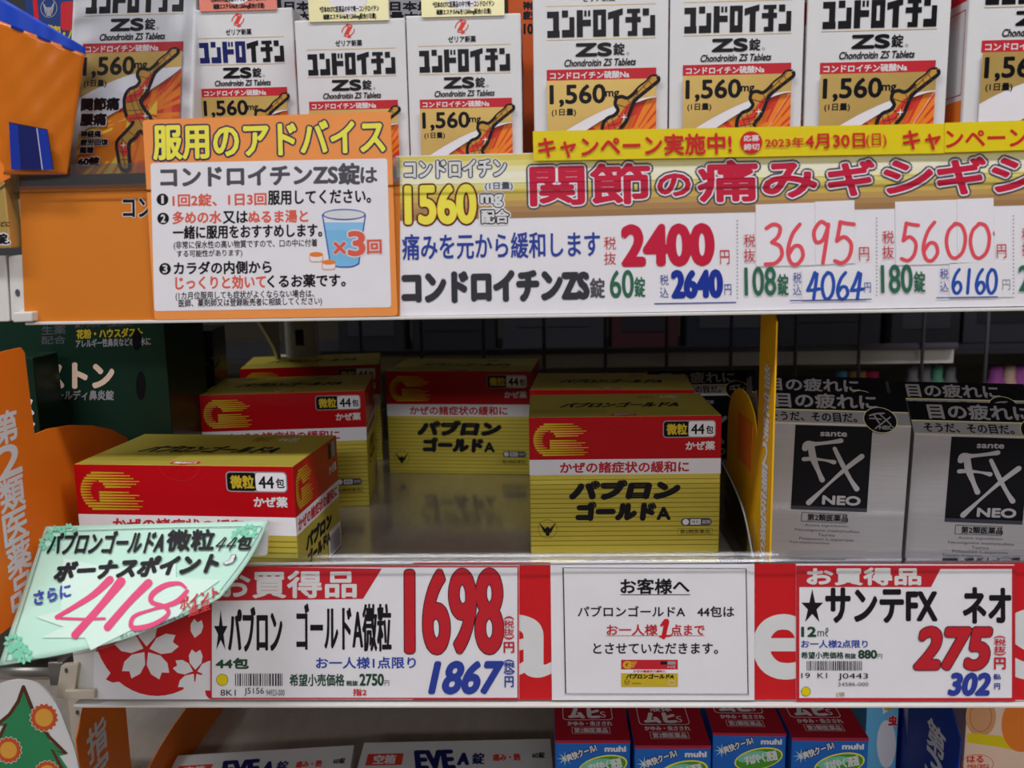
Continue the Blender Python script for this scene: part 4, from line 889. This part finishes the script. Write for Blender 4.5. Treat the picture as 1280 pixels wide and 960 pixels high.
A.ang = -19; A.t('ポイントカード会員様が対象です', 430, 640, 680, 655, 'grey', b=.3)
A.part = 'handwriting'
A.stroke([(400, 478), (330, 540), (205, 615)], [28, 22, 14], 'pink', n=10); A.stroke([(205, 618), (300, 622), (380, 620)], 10, 'pink', n=10); A.stroke([(440, 485), (370, 570), (272, 680)], [34, 26, 28], 'pink', n=12)
A.stroke([(540, 490), (470, 560), (390, 652)], [30, 25, 28], 'pink', n=12)
A.stroke([(675, 508), (650, 492), (600, 500), (555, 530), (552, 560), (600, 578), (610, 605), (560, 640), (500, 655), (476, 645), (490, 610), (560, 585), (640, 560), (680, 520)], [10, 14, 20, 20, 17, 16, 15, 18, 20, 17, 14, 11, 20, 15], 'pink', n=8)
A.part = 'dove_picture'; A.poly([(808, 418), (835, 405), (840, 388), (858, 386), (860, 402), (845, 418), (822, 425)], 'grey'); A.poly([(811, 417), (836, 406), (842, 390), (856, 388), (857, 402), (844, 416), (822, 423)], 'white')
A.build(t)
plate('white_clip', quadr(262, 655, 336, 650, 334, 694, 250, 702, 3), RY-.009, .0008, 'white', t)
plate('clip_stem', [(120, 690), (145, 690), (145, 720), (120, 720)], RY-.010, .0055, 'white', t)
# ================================================================== BOTTOM SHELF
# tree-shaped sign card
Y = RY-.02
t = empty('tree_sign', (0, 0, 0), label='white oval sign with green fir tree and orange flowers at lower left', cat='sign')
out = [(-60, 1000), (-50, 900), (-20, 866), (5, 853), (27, 850), (50, 857), (70, 880), (85, 915), (95, 945), (104, 1000)]
plate('sign_sheet', smooth(out, 4), Y, .0012, 'white', t)
A = Art(on_plane(Y)); A.crop(0, 820, 3.765); A.part = 'tree_picture'
A.poly([(110, 150), (70, 230), (-10, 330), (30, 330), (-60, 480), (-60, 560), (340, 560), (280, 470), (318, 462), (235, 400), (150, 260)], 'treegreen')
A.stroke([(110, 145), (85, 215), (45, 275), (-10, 320), (28, 318), (-10, 400), (-60, 470)], 17, 'brown', n=1); A.stroke([(110, 145), (150, 245), (230, 380), (312, 460), (245, 440), (290, 527), (340, 600)], 17, 'brown', n=1)
def flower(cx, cy, r):
    vs = [(cx+(r*(1 if k % 2 else .86))*math.cos(k*math.pi/16), cy+(r*(1 if k % 2 else .86))*math.sin(k*math.pi/16)) for k in range(32)]
    A.poly([(cx+(x-cx)*1.04, cy+(y-cy)*1.04) for x, y in vs], 'paper', 'flower_picture'); A.poly(vs, 'flower', 'flower_picture'); A.ell(cx, cy, r*.62, r*.62, 'flowery', 'flower_picture')
flower(207, 290, 68); flower(40, 443, 64); flower(222, 552, 62)
A.build(t)
# white pain-relief boxes lying flat
def flat_box(L, Rt, Zt, D, H, label):
    p0, p1 = onz(*L, Zt), onz(*Rt, Zt); d = (p1-p0); Wd = d.length; a = math.atan2(d.y, d.x)
    nrm = Vector((-math.sin(a), math.cos(a), 0)); f0 = p0-nrm*D
    t = empty('pain_relief_box', (f0.x, f0.y, Zt-H), (0, 0, math.degrees(a)), label=label, cat='box', group='flat white pain relief boxes')
    cuboid('carton', 0, 0, 0, Wd, D, H, 'beige' if 0 else 'white', t, .0006); sc = Wd/235
    A = Art(top(sc, H, D)); k = 1.9
    A.rect(9, 27, 53, 52, 'logored', 'red_panel'); A.t('空箱', 18, 30, 44, 49, 'paper', b=.6)
    A.part = 'lettering'; A.t('EVE', 70, 23, 114, 62, 'navy', b=2.2, sh=-.15); A.t('A', 121, 30, 133, 54, 'navy', b=1.6); A.t('錠', 138, 30, 152, 54, 'navy', b=.6); A.t('痛み・熱', 163, 33, 196, 48, 'logored', b=.5); A.t('60錠', 211, 31, 226, 44, 'ink', b=.3)
    A.build(t); return t
ZE = at(570, 925, .09).z
flat_box((455, 928), (688, 923), ZE, .11, ZE-LF-.0005, 'white pain relief box lying flat, its red panel visible, left of the blue liquid boxes')
flat_box((222, 944), (443, 931), ZE, .11, ZE-LF-.0005, 'white pain relief box lying flat and turned, behind the orange divider card')
# itch relief liquid boxes
ZM = at(740, 926, -.03).z
def liquid_box(L, Rt, label, H=None, Zt=None):
    Zt = Zt or ZM; H = Zt-LF-.0005
    t, Wd = carton_root('liquid_box', L, Rt, Zt, H, label, 'blue and red itch liquid boxes'); D = .052; sc = Wd/95
    cuboid('carton', 0, 0, 0, Wd, D, H, 'muhiblue', t, .0006)
    A = Art(top(sc, H, D)); dv = D/sc; A.rect(0, 0, 95, dv, 'muhired', 'red_top'); A.part = 'lettering'; k = dv/97
    A.rrect(11, 5*k, 77, 52*k, 6, 'paper', 'white_frame'); A.rrect(11.9, 6.2*k, 76.1, 50.8*k, 5.5, 'muhired', 'white_frame')
    A.t('液体', 29, 9*k, 58, 21*k, 'paper', b=.5); A.t('ムヒ', 20, 25*k, 59, 47*k, 'paper', b=2); A.t('S', 61, 32*k, 68, 46*k, 'paper'); A.t('かゆみ・虫さされ', 17, 55*k, 75, 65*k, 'paper', b=.3)
    A.frame(22, 68*k, 71, 83*k, .6, 'paper'); A.t('第2類医薬品', 25, 70*k, 68, 81*k, 'paper', b=.2); A.rect(2, 90*k, 93, 91*k, 'bandred'); A.t('muhi', 12, .5*k, 34, 4*k, 'paper'); A.build(t)
    A = Art(front(sc, H)); A.rect(0, 0, 95, 4, 'muhired', 'red_top')
    A.part = 'lettering'; A.t('muhi', 63, 8, 89, 15, 'white', b=.7); A.part = 'green_capsule'
    A.ell(60, 36, 32, 15, 'lemon', ang=-14, n=32); A.ell(60, 36.5, 30, 13.5, 'muhigreen', ang=-14, n=32); A.ell(52, 33, 20, 7, 'leaf', ang=-14, n=24)
    A.poly([(12+(11 if k_ % 2 == 0 else 3)*math.cos(k_*math.pi/8), 25+(11 if k_ % 2 == 0 else 3)*math.sin(k_*math.pi/8)) for k_ in range(16)], 'lightblue', 'sparkle'); A.poly([(12+(8 if k_ % 2 == 0 else 2)*math.cos(k_*math.pi/8), 25+(8 if k_ % 2 == 0 else 2)*math.sin(k_*math.pi/8)) for k_ in range(16)], 'white', 'sparkle')
    A.part = 'lettering'; A.ang = -22; A.t('爽快クール!', 13, 12, 53, 22, 'white', b=.4, out=('navy', 1.2)); A.ang = -12; A.t('すばやく浸透', 42, 28, 84, 41, 'white', b=.6)
    A.build(t); return t
liquid_box((694, 925.5), (788, 925.5), 'red topped blue liquid box, leftmost of the four')
liquid_box((793.5, 932), (889, 932), 'red topped blue liquid box, standing nearest, second of the four')
liquid_box((891, 916), (983, 917), 'red topped blue liquid box set furthest back, third of the four')
liquid_box((990, 922), (1086, 922.5), 'red topped blue liquid box beside the pale blue carton, rightmost of the four')
# pale blue children's carton behind the blue divider, and the peach one at the corner
Y = .02; p0 = at(1083, 900, Y); t = empty('insect_bite_carton', (p0.x, Y, LF+.0005), label='pale blue and white carton with red insect lettering behind the blue divider', cat='box')
cuboid('carton', 0, 0, 0, at(1123, 900, Y).x-p0.x, .03, at(1120, 868, Y).z-LF, 'lightblue', t, .0006)
A = Art(lambda x, y, z: at(x, y, Y-z)-Vector((p0.x, Y, LF+.0005))); A.part = 'white_field'; A.ell(1108, 930, 12, 30, 'paper'); A.poly([(1103, 880), (1122, 880), (1104, 893)], 'paper'); A.rrect(1105, 876, 1116, 888, 3, 'pillgold'); A.part = 'lettering'; A.t('虫', 1111, 895, 1121, 907, 'red', b=.8, out=('paper', 1.2)); A.build(t)
p0 = at(1088, 900, Y-.002)
Y = -.045; p0 = at(1207, 915, Y); t = empty('insect_bite_carton', (p0.x, Y, LF+.0005), label='peach coloured carton with light blue top band in the lower right corner', cat='box')
cuboid('carton', 0, 0, 0, .06, .03, at(1240, 868, Y).z-LF, 'peach', t, .0006)
A = Art(lambda x, y, z: at(x, y, Y-z)-Vector((p0.x, Y, LF+.0005))); A.rect(1209, 872, 1300, 884, 'lightblue', 'blue_band'); A.part = 'round_picture'
A.ell(1226, 896, 19, 25, 'tan', n=32); A.ring(1226, 896, 14, 19, .8, 'brownor', n=24); A.poly([(1209, 928), (1250, 934), (1290, 942), (1290, 930), (1250, 920), (1209, 916)], 'yellow'); A.ell(1276, 906, 24, 34, 'orange', n=32)
A.part = 'lettering'; A.t('はる', 1209, 945, 1229, 953, 'logored', b=.4); A.t('かゆみどめだよ', 1209, 955, 1236, 960.5, 'logored', b=.2); A.ring(1222, 955, 20, 12, .6, 'logored'); A.build(t)

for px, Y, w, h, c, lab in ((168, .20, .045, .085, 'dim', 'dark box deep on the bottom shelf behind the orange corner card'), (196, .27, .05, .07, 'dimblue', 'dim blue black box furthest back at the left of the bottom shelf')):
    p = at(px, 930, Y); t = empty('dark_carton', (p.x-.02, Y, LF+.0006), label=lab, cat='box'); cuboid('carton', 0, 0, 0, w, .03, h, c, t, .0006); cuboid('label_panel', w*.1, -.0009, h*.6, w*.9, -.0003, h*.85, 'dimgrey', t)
